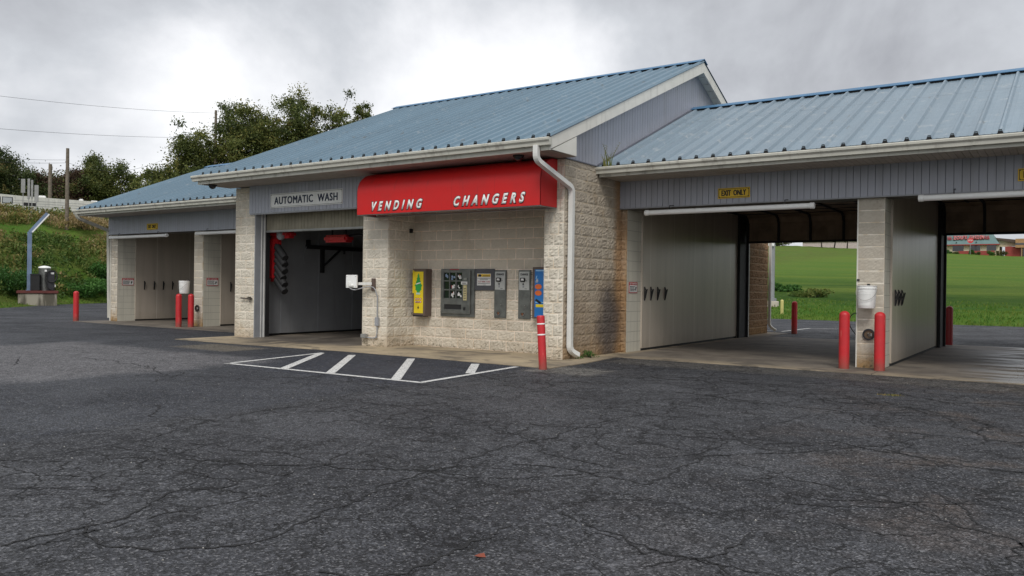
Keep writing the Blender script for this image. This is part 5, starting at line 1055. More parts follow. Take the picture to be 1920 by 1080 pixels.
# ------------------------------------------------------------------ foliage helpers
def leafquads(cen, size, rng, up=0.0, aspect=0.55):
    n = len(cen); d = rng.normal(size=(n, 3)); d[:, 2] += up; d /= np.linalg.norm(d, axis=1)[:, None]
    e_ = rng.normal(size=(n, 3)); e_ -= d*(e_*d).sum(1)[:, None]; e_ /= np.linalg.norm(e_, axis=1)[:, None]
    s = (size*rng.uniform(0.6, 1.3, n))[:, None]; a = d*s; b = e_*s*aspect
    return np.stack([cen-a, cen+b*1.0-a*0.1, cen+a, cen-b*1.0-a*0.1], 1).reshape(-1, 3)
def tree(name, label, x, y, ztop, rad, kind='green', dens=1.0, z0=None, group='trees behind the car wash', seed=0, shoots=8, low=0.22, leaf=0.105, flat=0.42):
    rng = np.random.default_rng(seed+100); z0 = float(height(x, y)) if z0 is None else z0; H = ztop-z0
    r_ = thing(name, label, 'tree', (x, y, z0-0.1), 0, group); mat = {'green': M_LEAF, 'dark': M_LEAFD, 'brown': M_LEAFB}[kind]
    mb = MB(); tips = []; tr = 0.022*H+0.06; mb.tube([(0, 0, 0), (0.1*rng.normal(), 0.1*rng.normal(), H*0.25), (0.25*rng.normal(), 0.25*rng.normal(), H*0.55), (0.3*rng.normal(), 0.3*rng.normal(), H*0.86)], [tr, tr*0.75, tr*0.45, tr*0.12], 8)
    nl = 16
    for i in range(nl):
        a = i*2.4+rng.uniform(-.4, .4); zb = H*rng.uniform(low*0.7, 0.7); ez = zb+H*rng.uniform(0.10, 0.36); rr = rad*rng.uniform(0.55, 1.0)*(1.0-0.55*max(0, ez/H-0.55)/0.45)
        p0 = np.array([0, 0, zb]); p2 = np.array([math.cos(a)*rr, math.sin(a)*rr, min(ez, H*0.95)]); p1 = (p0+p2)/2+np.array([0, 0, H*0.05])*rng.uniform(-.3, 1)
        mb.tube([p0, p1, p2], [tr*0.4, tr*0.22, tr*0.05], 6); tips += [(p2, 1.0), ((p1+p2)/2, 0.9), (p1*0.9, 0.7)]
        for k in range(4):
            q = p1+(p2-p1)*rng.uniform(0.2, 1); w_ = q+rng.normal(size=3)*np.array([rad*0.30, rad*0.30, H*0.08]); mb.tube([q, w_], [tr*0.12, tr*0.03], 4, caps=False); tips.append((w_, rng.uniform(0.5, 1)))
    tips.append((np.array([0, 0, H*0.84]), 0.9)); tips.append((np.array([0.1, 0, H*0.72]), 1.1)); tips.append((np.array([0, 0.1, H*0.6]), 1.2))
    mb.build('trunk', [M_BARK], r_)
    cl = []; ti = []
    for p, w_ in tips:
        cr_ = rad*0.34*w_*rng.uniform(0.7, 1.3); n = int(300*dens*w_*(rad/3.0)); v = rng.normal(size=(n, 3)); v /= np.linalg.norm(v, axis=1)[:, None]
        q = p+v*(cr_*rng.uniform(0.1, 1, n)**0.75*(1+0.35*rng.normal(size=n)))[:, None]*np.array([1, 1, 0.8]); cl.append(q); b_ = rng.uniform(0.05, 0.55); ti.append(np.clip(b_+rng.normal(size=n)*0.13+0.12*(q[:, 2]-p[2])/cr_, 0, 1))
    for k in range(shoots):                 # thin upright shoots that break the outline
        a = rng.uniform(0, 6.28); rr = rad*rng.uniform(0.0, 0.95); zb = H*(0.80-0.35*(rr/rad)**1.5)*rng.uniform(0.85, 1.0); L_ = H*rng.uniform(0.10, 0.22); n = int(60*dens); s = rng.uniform(0, 1, n)
        base = np.array([math.cos(a)*rr, math.sin(a)*rr, zb]); lean = rng.normal(size=2)*0.3
        q = np.stack([base[0]+lean[0]*s*L_*0.5+rng.normal(size=n)*(0.22*(1.1-s)), base[1]+lean[1]*s*L_*0.5+rng.normal(size=n)*(0.22*(1.1-s)), base[2]+s*L_], 1); cl.append(q); ti.append(np.clip(rng.uniform(0.3, 0.75)+rng.normal(size=n)*0.1, 0, 1))
    q = np.concatenate(cl); t_ = np.concatenate(ti); k = q[:, 2] > H*low*0.6; q = q[k]; t_ = t_[k]; 
    fastmesh('crown', leafquads(q, leaf, rng), 4, mat, r_, t_)
    return r_
gb = 'trees beyond the left roof'
TR = [('leafy_tree', 'sparse tree with ragged thin branches at the left edge of the big tree clump', -63.6, 29.8, 15.6, 3.4, 'green', 0.75, 16, 0.10),
      ('leafy_tree', 'low spreading tree under the left end of the big tree clump', -65.5, 28.6, 12.6, 2.9, 'green', 0.8, 8, 0.1),
      ('leafy_tree', 'tree standing just right of the tall bare pole in the big clump', -61.0, 32.2, 17.6, 3.5, 'green', 0.95, 12, 0.1),
      ('leafy_tree', 'tallest tree in the middle of the big clump behind the roof', -59.6, 35.2, 18.9, 3.6, 'green', 1.0, 12, 0.1),
      ('leafy_tree', 'tall tree with yellowing shoots right of the clump middle', -57.0, 37.3, 19.2, 3.2, 'green', 0.9, 12, 0.1),
      ('leafy_tree', 'narrow tree at the right end of the big clump', -54.2, 38.6, 18.3, 2.4, 'green', 0.8, 9, 0.1),
      ('leafy_tree', 'round topped tree low behind the roof right of the clump', -52.2, 40.2, 17.0, 2.4, 'green', 1.0, 8, 0.1),
      ('leafy_tree', 'thin spiky treetop poking above the roof right of the big clump', -49.9, 38.7, 18.2, 1.7, 'green', 1.5, 7, 0.1),
      ('leafy_tree', 'small treetop just clearing the roof ridge', -48.4, 40.3, 16.8, 1.3, 'green', 1.0, 4, 0.2),
      ('dark_tree', 'dark dense tree at the left edge of the picture', -79.6, 20.4, 12.4, 3.8, 'dark', 1.6, 6, 0.0),
      ('dark_tree', 'dark tree behind the white trailer left of the thin pole', -79.2, 24.2, 11.9, 3.4, 'dark', 1.5, 4, 0.0),
      ('bare_tree', 'brown half bare tree between the two wooden poles', -77.0, 25.4, 11.5, 2.7, 'brown', 1.3, 4, 0.0),
      ('dark_tree', 'dark tree right behind the nearer wooden pole', -77.4, 27.4, 12.0, 2.9, 'dark', 1.3, 4, 0.0),
      ('leafy_tree', 'full round tree right of the nearer wooden pole', -75.4, 28.4, 13.6, 3.2, 'green', 1.1, 12, 0.05),
      ('leafy_tree', 'low green tree between the round tree and the big clump', -76.5, 32.1, 12.0, 2.8, 'green', 1.1, 8, 0.0),
      ('leafy_tree', 'low shrubby tree left of the big clump above the left roof', -73.5, 33.2, 12.2, 2.7, 'green', 1.1, 8, 0.0),
      ('leafy_tree', 'bushy tree below the left side of the big clump', -69.5, 32.6, 12.4, 2.6, 'green', 1.2, 6, 0.0),
      ('leafy_tree', 'tall twiggy treetop at the far left edge above the dark trees', -82.5, 19.8, 14.4, 1.5, 'green', 0.3, 6, 0.3)]
for i, (nm, lb, x_, y_, zt, rd_, kd, dn_, sh, lo_) in enumerate(TR): tree(nm, lb, x_, y_, zt, rd_, kd, dn_, group=gb, seed=i*7+3, shoots=sh, low=lo_)

# ------------------------------------------------------------------ weeds on the bank, shrubs, lawn tufts
def scatter(n, x0, x1, y0, y1, keep, rng):
    x = rng.uniform(x0, x1, n*3); y = rng.uniform(y0, y1, n*3); k = keep(x, y); return x[k][:n], y[k][:n]
rng = np.random.default_rng(5)
s0 = lambda a, b: (lambda x, y: (lambda s: (s > a) & (s < b))(sdist(x, y)))
x1_, y1_ = scatter(2600, -66, -33, -8, 26, lambda x, y: (lambda s: ((s > 1.3) & (s < 7.6)) | ((s > 10.0) & (s < 14.5)))(sdist(x, y)), rng)
hz = height(x1_, y1_); sdv = sdist(x1_, y1_); Q = []; T_ = []
for i in range(len(x1_)):
    n = 26; top = 0.38+0.3*rng.uniform() if sdv[i] < 8 else 0.55+0.35*rng.uniform()
    patch = math.sin(x1_[i]*0.55+1.0)*math.sin(y1_[i]*0.5+x1_[i]*0.2)
    base = 0.16+0.16*max(0, patch)+0.22*max(0, math.sin(y1_[i]*0.9+x1_[i]*0.35))+(0.24 if 10 < sdv[i] < 13 else 0.0)*rng.uniform()+(0.12 if sdv[i] > 4.5 else 0)*rng.uniform()-(0.16 if sdv[i] < 2.6 else 0)
    if rng.uniform() < 0.08: base += 0.35
    r = rng.uniform(0.15, 0.48); u_ = rng.uniform(0, 1, n); p = np.stack([x1_[i]+rng.normal(size=n)*r*0.6, y1_[i]+rng.normal(size=n)*r*0.6, hz[i]-0.03+u_**0.8*top], 1); Q.append(p); T_.append(np.clip(base+rng.normal(size=n)*0.09+0.10*(u_-0.5), 0, 1))
tag(fastmesh('weeds', leafquads(np.concatenate(Q), 0.125, rng, up=0.8, aspect=0.35), 4, M_WEED, None, np.concatenate(T_)), 'tangle of wild weeds and dry stalks covering the bank', 'weeds', kind='stuff')
# dry brush mass around the foot of the wooden pole
def clump(name, label, x, y, rx, ry, hgt, mat, n, lf, cat='shrub', group=None, tlo=0.0, thi=1.0, seed=0, up=0.3, aspect=0.5, z=None):
    rg = np.random.default_rng(seed+900); z = float(height(x, y)) if z is None else z; r_ = thing(name, label, cat, (x, y, z-0.03), 0, group)
    sub = max(5, int(n/160)); cs = np.stack([rg.normal(size=sub)*rx*0.42, rg.normal(size=sub)*ry*0.42, hgt*rg.uniform(0.15, 0.75, sub)], 1); w_ = rg.uniform(0.2, 1, sub)
    idx = rg.integers(0, sub, n); v = rg.normal(size=(n, 3)); v /= np.linalg.norm(v, axis=1)[:, None]; q = cs[idx]+v*rg.uniform(0.2, 1, n)[:, None]**0.6*np.array([rx*0.36, ry*0.36, hgt*0.34]); q[:, 2] = np.abs(q[:, 2])
    t_ = np.clip(tlo+(thi-tlo)*(0.25+0.5*w_[idx]*0.6+rg.normal(size=n)*0.15+0.25*(q[:, 2]/hgt-0.4)), 0, 1)
    fastmesh('foliage', leafquads(q, lf, rg, up=up, aspect=aspect), 4, mat, r_, t_)
    mb = MB()
    for k in range(6): mb.tube([(cs[k % sub][0]*0.2, cs[k % sub][1]*0.2, 0), tuple(cs[k % sub])], [0.03, 0.008], 5)
    mb.build('stem', [M_BARK], r_); return r_
clump('dry_brush', 'heap of dry brown brush around the foot of the wooden pole', -56.3, 16.3, 2.6, 2.4, 1.15, M_WEED, 2600, 0.12, 'brush', tlo=0.62, thi=1.0, seed=1, up=1.2, aspect=0.25)
clump('dry_brush', 'dry tan brush spilling down the bank beside the left downspout', -54.2, 17.9, 2.2, 2.6, 0.8, M_WEED, 1800, 0.12, 'brush', tlo=0.55, thi=1.0, seed=2, up=1.0, aspect=0.25)
clump('green_shrub', 'bright green low shrub right of the vacuum island', -45.4, 10.6, 1.4, 1.4, 0.95, M_BUSH, 2600, 0.075, seed=3, group='green shrubs at the foot of the bank')
clump('green_shrub', 'bright green shrub against the left end of the building', -46.6, 12.3, 1.5, 1.5, 0.9, M_BUSH, 2600, 0.075, seed=4, group='green shrubs at the foot of the bank')
clump('green_shrub', 'taller dark green shrub higher on the bank near the building', -48.2, 13.3, 1.3, 1.3, 1.2, M_BUSH, 2200, 0.08, seed=5, thi=0.9, group='green shrubs at the foot of the bank')
clump('green_shrub', 'dark green shrub left of the vacuum island', -42.6, 5.2, 1.6, 1.4, 1.3, M_BUSH, 2400, 0.08, seed=6, thi=0.55, group='green shrubs at the foot of the bank')
clump('lawn_bush', 'dark low bush on the lawn behind the light pole', -13.4, 42.5, 1.5, 1.1, 0.65, M_BUSH, 1300, 0.11, seed=7, group='low bushes on the lawn')
clump('lawn_bush', 'low bush with pale stalks on the lawn left of the near pillar', -10.2, 36.8, 1.5, 1.0, 0.6, M_WEED, 1500, 0.10, seed=8, tlo=0.0, thi=0.6, group='low bushes on the lawn', up=0.8, aspect=0.3)
clump('grass_weed', 'tuft of weeds growing at the foot of the stained side wall', -4.30, -1.45, 0.18, 0.40, 0.16, M_BUSH, 260, 0.028, 'weed', seed=9, up=1.5, aspect=0.22, z=0.0)
clump('moss_clump', 'small yellow green weed clump on the asphalt before the right bays', 1.15, -3.55, 0.20, 0.10, 0.05, M_WEED, 240, 0.018, 'weed', seed=10, tlo=0.2, thi=0.9, up=1.0, aspect=0.3, z=-0.01)
# grass sprouting from the gutter
r_ = thing('gutter_grass', 'tall grassy weed sprouting from the gutter beside the gable', 'weed', (-4.20, -1.10, 3.54)); rg = np.random.default_rng(3); mb = MB()
for k in range(15):
    a = rg.uniform(-1, 1)*0.09; h_ = rg.uniform(0.16, 0.34) if k > 2 else rg.uniform(0.40, 0.50); bx = rg.normal()*0.10; w0 = rg.uniform(0.006, 0.010); pts = []
    for s in np.linspace(0, 1, 7): pts.append((a+bx*s*s, rg.normal()*0.004+0.02*s, h_*(s-0.28*s*s*(1 if k > 2 else 0.1))/0.72 if k > 2 else h_*s))
    v = []; 
    for i, p in enumerate(pts): wv = w0*(1-(i/6)**1.5)+0.0008; v += [(p[0]-wv, p[1], p[2]), (p[0]+wv, p[1], p[2])]
    mb.add(v, [(2*i, 2*i+1, 2*i+3, 2*i+2) for i in range(6)], 0, rg.uniform(0.1, 0.8))
    if k <= 2:
        for q in range(9): s = 0.55+0.05*q; sg = 1 if q % 2 else -1; mb.add([(a+bx*s*s, 0.02*s, h_*s), (a+bx*s*s+sg*0.035, 0.02*s, h_*s+0.02), (a+bx*s*s+sg*0.005, 0.02*s, h_*s+0.012)], [(0, 1, 2)], 0, 0.7)
mb.build('blades', [M_LEAF], r_)
# short blades along the lawn edges and the mown foot of the bank
xe, ye_ = scatter(9000, -12, 6, 21.8, 34, lambda x, y: rng.uniform(size=x.shape) < np.exp(-(y-21.8)/7), rng); xb, yb_ = scatter(9000, -50, -33, -6, 24, s0(-0.12, 1.6), rng)
xa, ya = np.concatenate([xe, xb]), np.concatenate([ye_, yb_]); za = height(xa, ya); cen = np.stack([xa, ya, za+0.05], 1)
tag(fastmesh('grass_blades', leafquads(cen, 0.075, rng, up=3.0, aspect=0.22), 4, M_BLADE, None, rng.uniform(0, 1, len(xa))), 'short mown grass along the lot edges', 'grass', kind='stuff')

# ------------------------------------------------------------------ trailer, sign backs, poles and wires on the bank
tz = float(height(-60.3, 15.6))
RX, RY = (-62.2, 11.2), (-58.2, 20.2); L_ = math.hypot(RY[0]-RX[0], RY[1]-RX[1]); ra = math.atan2(RY[1]-RX[1], RY[0]-RX[0])
r_ = thing('camper_trailer', 'long white camper trailer parked on top of the bank', 'trailer', (RX[0], RX[1], 5.02), ra); MW = plain('aged_white_fibreglass', (0.60, 0.60, 0.55), 0.5, var=0.07, dirt=0.35)
ZT = 1.15
mb = MB(); mb.prism([(0.0, 0.45), (L_, 0.45), (L_, 1.05+ZT), (L_-0.1, 1.18+ZT), (3.2, 1.33+ZT), (1.6, 1.40+ZT), (0.6, 1.34+ZT), (0.0, 1.10+ZT)], 'y', 0.0, 2.3)
mb.v = [(x, y, z) for x, y, z in mb.v]; mb.build('body', [MW], r_)
mb = MB()
for z_ in (0.62, 0.80, 0.98): mb.box(2.3, L_-0.05, -0.012, -0.002, z_+ZT, z_+ZT+0.018)
mb.build('trim', [M_GREY], r_)
for a in (1.25, 2.0):
    mb = MB(); mb.rbox(a, a+0.66, -0.03, -0.002, 0.72+ZT, 1.20+ZT, 0.01); wf = mb.build('window', [M_DKMET], r_)
    mb = MB(); mb.box(a+0.05, a+0.61, -0.036, -0.03, 0.77+ZT, 1.15+ZT); mb.build('pane', [M_PALEG], wf)
mb = MB(); mb.rbox(3.35, 4.15, -0.03, -0.002, 0.62+ZT, 0.86+ZT, 0.01); mb.build('hatch', [M_DARK], r_)
for a, w_, h_, d_ in ((1.2, 0.55, 0.20, 'dome'), (4.3, 0.5, 0.16, 'dome'), (7.0, 0.3, 0.14, 'vent'), (7.8, 0.5, 0.08, 'vent')):
    mb = MB(); z_ = 1.39+ZT-0.022*(a-1.6)-0.03; mb.rbox(a, a+w_, 0.5, 0.5+w_, z_, z_+h_+0.03, 0.05); mb.build('roof_vent', [M_WHITE], r_)
mb = MB(); mb.tube([(1.3, 0.3, 1.4+ZT), (1.3, 0.3, 1.95+ZT)], 0.025, 6); mb.tube([(1.3, 0.3, 1.95+ZT), (1.1, 0.3, 2.05+ZT)], 0.025, 6); mb.build('mast', [M_WHITE], r_)
mb = MB(); mb.lathe([(0.32, -0.1), (0.34, 0), (0.32, 0.1)], 0, 0, 0, 20); mb.v = [(x+6.0, z+0.2, y+0.33) for x, y, z in mb.v]; mb.build('wheel', [M_DARK], r_)
def signback(x, y, z0, z1, w_, label, rz):
    r_ = thing('road_sign', label, 'sign', (x, y, float(height(x, y))), rz, 'grey backs of signs by the trailer'); zb = z0-float(height(x, y)); zt = z1-float(height(x, y))
    mb = MB(); mb.rbox(-w_/2, w_/2, -0.02, 0.02, zb, zt, 0.018); mb.build('panel', [M_GALV], r_)
    mb = MB(); mb.tube([(0, 0.04, 0), (0, 0.04, zt-0.1)], 0.025, sq=(0.025, 0.02)); mb.build('post', [M_GALV], r_)
signback(-58.15, 13.00, 7.45, 8.45, 0.26, 'leftmost grey sign back beside the white trailer', 1.15); signback(-58.02, 13.32, 7.05, 8.50, 0.16, 'second grey sign back from the left by the trailer', 1.15)
signback(-57.97, 13.52, 7.10, 8.42, 0.14, 'third grey sign back from the left by the trailer', 1.15); signback(-57.88, 13.78, 6.85, 8.08, 0.26, 'rightmost lower grey sign back by the trailer', 1.15)
def pole(x, y, zt, r, label, name='utility_pole'):
    z = float(height(x, y)); r_ = thing(name, label, 'pole', (x, y, z-0.2), 0, 'wooden utility poles'); mb = MB(); mb.tube([(0, 0, 0), (0, 0, (zt-z)*0.6), (0, 0, zt-z+0.2)], [r, r*0.9, r*0.78], 12); mb.build('post', [M_WOOD], r_, smooth=True)
    mb = MB(); mb.box(-r*1.1, -r*0.8, -0.04, 0.04, zt-z-1.0, zt-z-0.6); mb.build('bracket', [M_GALV], r_); return r_
pole(-56.07, 15.02, 10.73, 0.135, 'nearer weathered wooden pole in front of the trailer'); pole(-67.3, 19.25, 11.0, 0.17, 'pale wooden pole farther back left of the nearer one'); pole(-60.76, 30.47, 16.85, 0.14, 'tall bare brown pole standing in the big tree clump')
def wire(a, b, sag, label, n=14):
    a, b = Vector(a), Vector(b); mb = MB(); mb.tube([a+(b-a)*t_+Vector((0, 0, -sag*4*t_*(1-t_))) for t_ in np.linspace(0, 1, n)], 0.010, 5); tag(mb.build('power_line', [M_DKMET]), label, 'wire', 'overhead wires')
wire((-60.76, 30.47, 16.6), (-52.91+2.5, 7.4-2.1, 12.2), 0.25, 'highest overhead wire crossing the bright clouds'); wire((-60.76, 30.47, 14.4), (-52.91+2.5, 7.42-2.1, 10.2), 0.25, 'second overhead wire lower across the sky at left')
wire((-56.07, 15.03, 9.90), (-58.14, 10.47, 9.62), 0.05, 'short upper wire left of the nearer pole'); wire((-56.07, 15.03, 9.70), (-58.15, 10.47, 9.40), 0.08, 'thick wire just below the top of the nearer pole'); wire((-56.07, 15.03, 9.7), (-63.0, 27.3, 12.4), 0.9, 'sagging wire from the nearer pole up to the big tree clump')

# ------------------------------------------------------------------ light pole, lawn edge, far restaurant
lx, ly = -9.83, 28.12; lz = float(height(lx, ly)); r_ = thing('light_pole', 'grey square light pole on a round concrete base at the lawn edge', 'lamp post', (lx, ly, lz))
mb = MB(); mb.lathe([(0.33, -0.3), (0.33, 0.22), (0.30, 0.25)], 0, 0, 0, 20); mb.build('base', [M_BLKG], r_, smooth=True)
mb = MB(); mb.rbox(-0.17, 0.17, -0.17, 0.17, 0.24, 0.42, 0.02); mb.tube([(0, 0, 0.3), (0, 0, 6.2)], 0.1, sq=(0.085, 0.085)); mb.build('post', [M_GREY], r_)
mb = MB(); mb.rbox(-0.20, 0.10, -0.20, -0.09, 3.12, 3.45, 0.02); mb.build('control_box', [M_WHITE], r_)
mb = MB(); mb.rbox(-0.25, 0.25, -0.9, 0.0, 6.1, 6.3, 0.04); mb.build('lamp_head', [M_DKMET], r_)
RYv = 210.0; CREAM = plain('cream_render', (0.60, 0.53, 0.38), 0.8); TEAL = plain('grey_green_shingle', (0.13, 0.215, 0.215), 0.7, var=0.08, sc_=0.6); BRK = plain('red_brick', (0.30, 0.055, 0.045), 0.85, var=0.1); TANF = plain('tan_fascia', (0.38, 0.22, 0.10), 0.7); BRR = plain('brown_roof_shingle', (0.085, 0.06, 0.045), 0.8)
r_ = thing('restaurant', 'low restaurant with a grey green roof and red roof letters across the lawn', 'restaurant', (-18, RYv, 10)); off = (18, -RYv, -10)
wins = [(-24.0, -21.68), (-20.43, -18.0), (-16.76, -14.50), (-13.19, -11.18)]
mb = MB(); mb.box(-25.5, -10.6, RYv+0.05, RYv+11, 8.5, 12.8); edges = [-25.5]+[e_ for w_ in wins for e_ in w_]+[-10.6]
for a, b in zip(edges[0::2], edges[1::2]): mb.box(a, b, RYv, RYv+0.05, 8.5, 12.8)
mb.box(-25.5, -10.6, RYv, RYv+0.05, 12.62, 12.8); mb.box(-25.5, -10.6, RYv, RYv+0.05, 8.5, 11.2); apart(mb, 'wall', [CREAM], off=off, root=r_)
for a, b in wins:
    mb = MB(); mb.box(a, b, RYv+0.02, RYv+0.045, 11.2, 12.62); wn = apart(mb, 'window', [M_GLASS], off=off, root=r_)
mb = MB(); mb.prism([(-26.6, 12.85), (-10.5, 12.85), (-13.0, 16.6), (-24.4, 16.6)], 'y', RYv-0.9, RYv-0.88)
mb.v = mb.v[:]; vv = []
for (x_, y_, z_) in mb.v: vv.append((x_, y_+(z_-12.85)*0.5, z_))
mb.v = vv; mb.add([(-10.5, RYv-0.88, 12.85), (-13.0, RYv+1.0, 16.6), (-13.0, RYv+9, 16.6), (-10.5, RYv+11.5, 12.85)], [(0, 1, 2, 3)]); mb.add([(-24.4, RYv+1.0, 16.6), (-13, RYv+1.0, 16.6), (-13, RYv+9, 16.6), (-24.4, RYv+9, 16.6)], [(0, 1, 2, 3)]); mb.add([(-26.6, RYv-0.88, 12.85), (-24.4, RYv+1.0, 16.6), (-24.4, RYv+9, 16.6), (-26.6, RYv+11.5, 12.85)], [(0, 1, 2, 3)])
apart(mb, 'roof', [TEAL], off=off, root=r_)
mb = MB(); mb.box(-26.6, -10.5, RYv-0.93, RYv+0.1, 12.62, 12.86); apart(mb, 'eave', [BRK], off=off, root=r_)
for s_, a, b in (("ZOU'S", -20.25, -17.35), ('GARDEN', -16.75, -13.75)):
    for nm_, mt_, g_, yy, ex_ in (('outline', M_RPRT, 0.075, RYv-0.35, 0.25), ('lettering', plain('pink_letter_face', (0.70, 0.28, 0.28), 0.5), 0.01, RYv-0.61, 0.03)):
        t_ = textmesh(nm_, s_, mt_, r_, a-(0.10 if g_ > .05 else 0), b+(0.10 if g_ > .05 else 0), 14.05-(0.10 if g_ > .05 else 0), 14.9+(0.10 if g_ > .05 else 0), yy, fat=g_, ext=ex_, space=1.15)
        for v in t_.data.vertices: v.co = v.co+Vector(off)
for a in (-21.5, -13.5):
    mb = MB()
    for k in range(3): mb.prism([(a+k*0.32, 14.85), (a+k*0.32+0.16, 14.9), (a+k*0.32+0.28, 14.0), (a+k*0.32+0.12, 13.95)], 'y', RYv-0.62, RYv-0.35)
    apart(mb, 'emblem', [M_RPRT], off=off, root=r_)
for a in (-19.5, -15.3):
    mb = MB(); mb.rbox(a-0.12, a+0.12, RYv-1.05, RYv-0.85, 13.2, 13.45, 0.03); apart(mb, 'flood_lamp', [M_DARK], off=off, root=r_)
mb = MB(); mb.box(-19.0, -11.3, RYv-3.0, RYv-2.4, 9.5, 11.15); apart(mb, 'planter_wall', [BRK], off=off, root=r_)
r_ = thing('brick_building', 'red brick building with brown roof at the right of the restaurant', 'building', (-7, RYv, 9.5)); off = (7, -RYv, -9.5)
mb = MB(); mb.box(-9.45, -6.3, RYv+1, RYv+12, 8.5, 12.25); apart(mb, 'wall', [BRK], off=off, root=r_)
mb = MB(); mb.prism([(-12.0, 14.3), (-7.3, 13.2), (-7.3, 12.4), (-9.6, 12.2), (-10.6, 12.3)], 'y', RYv+2, RYv+2.3); apart(mb, 'gable', [CREAM], off=off, root=r_)
mb = MB(); mb.prism([(-12.0, 14.5), (-5.8, 13.7), (-5.8, 12.6), (-11.7, 14.1)], 'y', RYv+1.2, RYv+12); apart(mb, 'roof', [BRR], off=off, root=r_)
mb = MB(); mb.box(-7.3, 0.5, RYv-0.5, RYv+12, 13.0, 14.0, 0); mb.box(-7.3, 0.5, RYv-0.55, RYv+12, 12.55, 13.0, 1); mb.box(-7.3, 0.5, RYv-0.5, RYv+12, 11.9, 12.55, 0); apart(mb, 'fascia', [TANF, M_CHAR], off=off, root=r_)
mb = MB(); mb.box(-6.3, 0.3, RYv+1.4, RYv+11, 8.5, 11.9); apart(mb, 'shop_front', [M_GLASS], off=off, root=r_)
mb = MB()
for x_ in (-6.1, -4.6, -3.2): mb.box(x_, x_+0.18, RYv-0.3, RYv-0.1, 8.5, 11.9)
apart(mb, 'post', [TANF], off=off, root=r_)
r_ = thing('stop_sign', 'red octagonal stop sign in front of the restaurant roof', 'sign', (-16.0, 203.0, float(height(-16.0, 203.0)))); sz = 13.40-float(height(-16.0, 203.0))
mb = MB(); mb.prism([(0.66*math.cos(math.pi/8+i*math.pi/4), sz+0.66*math.sin(math.pi/8+i*math.pi/4)) for i in range(8)], 'y', -0.03, 0.03); mb.build('panel', [plain('stop_red', (0.60, 0.05, 0.06), 0.5)], r_)
textmesh('lettering', 'STOP', M_PAPER, r_, -0.46, 0.46, sz-0.18, sz+0.18, -0.03, ext=0.01, fat=0.02)
mb = MB(); mb.tube([(0, 0.06, 0), (0, 0.06, sz+0.5)], 0.05, 6); mb.build('post', [M_GALV], r_)
for i, (x_, w_, h_, lb) in enumerate(((-20.8, 1.3, 1.0, 'olive round shrub before the restaurant left windows'), (-18.9, 1.3, 0.6, 'low dark hedge under the second restaurant window'), (-16.0, 0.9, 1.25, 'dark shrub at the foot of the stop sign'), (-14.6, 0.7, 1.0, 'small shrub before the third restaurant window'), (-11.6, 1.5, 1.2, 'flat topped green shrub before the fourth restaurant window'), (-9.6, 2.0, 1.35, 'wide dark shrub by the brick building'))):
    clump('restaurant_shrub', lb, x_, RYv-4.5, w_, 1.0, h_, M_LEAFD if i % 2 else M_BUSH, 500, 0.16, group='shrubs along the restaurant front', seed=30+i)
r_ = thing('low_warehouse', 'long pale building low on the horizon behind the lawn trees', 'building', (-50, 232, 12)); off = (50, -232, -12)
mb = MB(); mb.box(-62, -40, 232, 245, 9, 15.4); apart(mb, 'wall', [plain('pinkish_render', (0.50, 0.42, 0.40), 0.8)], off=off, root=r_)
mb = MB(); mb.box(-62.2, -39.8, 231.7, 245.2, 15.4, 16.2); apart(mb, 'roof', [plain('pale_roof', (0.45, 0.43, 0.42), 0.7)], off=off, root=r_)
for i, (x_, y_, zt, rr, lb) in enumerate(((-50.5, 207, 18.6, 2.0, 'leftmost of three dark trees on the lawn skyline'), (-47.6, 208, 18.8, 1.8, 'middle one of three dark trees on the lawn skyline'), (-44.6, 209, 18.6, 1.9, 'rightmost of three dark trees on the lawn skyline'))):
    tree('skyline_tree', lb, x_, y_, zt, rr, 'dark', 0.9, group='dark trees on the lawn skyline', seed=60+i, shoots=2, low=0.42, leaf=0.22)
clump('skyline_hedge', 'dark hedge on the skyline seen through the first right bay', -60.5, 205, 3.6, 1.5, 1.9, M_LEAFD, 1400, 0.22, seed=50, cat='hedge'); clump('skyline_hedge', 'second dark hedge on the skyline left of the pale building', -66.5, 206, 3.2, 1.5, 1.5, M_LEAFD, 1200, 0.22, seed=51, cat='hedge')
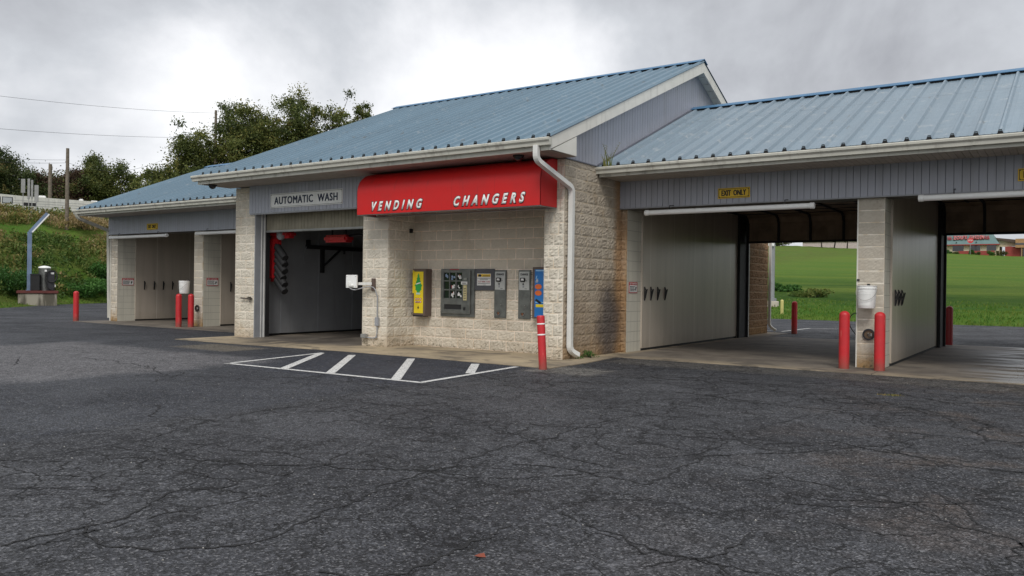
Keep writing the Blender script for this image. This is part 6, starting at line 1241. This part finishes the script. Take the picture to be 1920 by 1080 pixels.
# litter and small stones
mb = MB(); mb.add([(0.58, -11.46, -0.006), (0.615, -11.47, -0.002), (0.635, -11.44, -0.008), (0.61, -11.42, 0.004), (0.585, -11.43, -0.004)], [(0, 1, 2, 3, 4)]); tag(mb.build('fallen_leaf', [plain('rust_leaf', (0.26, 0.06, 0.03), 0.7)]), 'single rusty red leaf on the near asphalt', 'leaf')
rg = np.random.default_rng(9); mb = MB()
for k in range(420):
    x_, y_ = rg.uniform(-12, 4.5), rg.uniform(-12.6, -1.2); s = rg.uniform(0.003, 0.009); c = np.array([x_, y_, -0.012])
    mb.add([c+np.array(p)*s for p in ((1, 0, 0), (-.4, .9, 0), (-.5, -.8, 0), (0, 0, .9))], [(0, 1, 3), (1, 2, 3), (2, 0, 3)], 0)
tag(mb.build('pebbles', [plain('pale_pebble', (0.30, 0.29, 0.27), 0.8, var=0.3, sc_=40)]), 'loose pale grit scattered over the asphalt', 'gravel', kind='stuff')

# ------------------------------------------------------------------ fittings modelled in one go become one object each
def split_loose(o):
    bm = bmesh.new(); bm.from_mesh(o.data); bm.verts.ensure_lookup_table(); bm.faces.ensure_lookup_table(); seen = {}; k = 0
    for v in bm.verts:
        if v.index in seen: continue
        st = [v]; seen[v.index] = k
        while st:
            a = st.pop()
            for e_ in a.link_edges:
                b_ = e_.other_vert(a)
                if b_.index not in seen: seen[b_.index] = k; st.append(b_)
        k += 1
    if k < 2: bm.free(); return
    for i in range(k):
        c = bm.copy(); c.verts.ensure_lookup_table(); bmesh.ops.delete(c, geom=[v for v in c.verts if seen[v.index] != i], context='VERTS')
        if i == 0: tgt = o; me = o.data.copy()
        else: tgt = o.copy(); me = o.data.copy(); C.objects.link(tgt); tgt.parent = o.parent
        c.to_mesh(me); c.free(); tgt.data = me
    bm.free()
for o in [x for x in bpy.data.objects if x.type == 'MESH' and x.parent and x.name.split('.')[0] in ('screw', 'latch', 'door_track', 'plate') and x.name.split('.')[0] != 'plate' or x.name == 'plate.015']: split_loose(o)
for o in [x for x in bpy.data.objects if x.type == 'MESH' and x.parent and x.name.split('.')[0] == 'bracket' and x.parent.name.startswith('tube_light')]: split_loose(o)
split_loose(bpy.data.objects['lintel.002'])
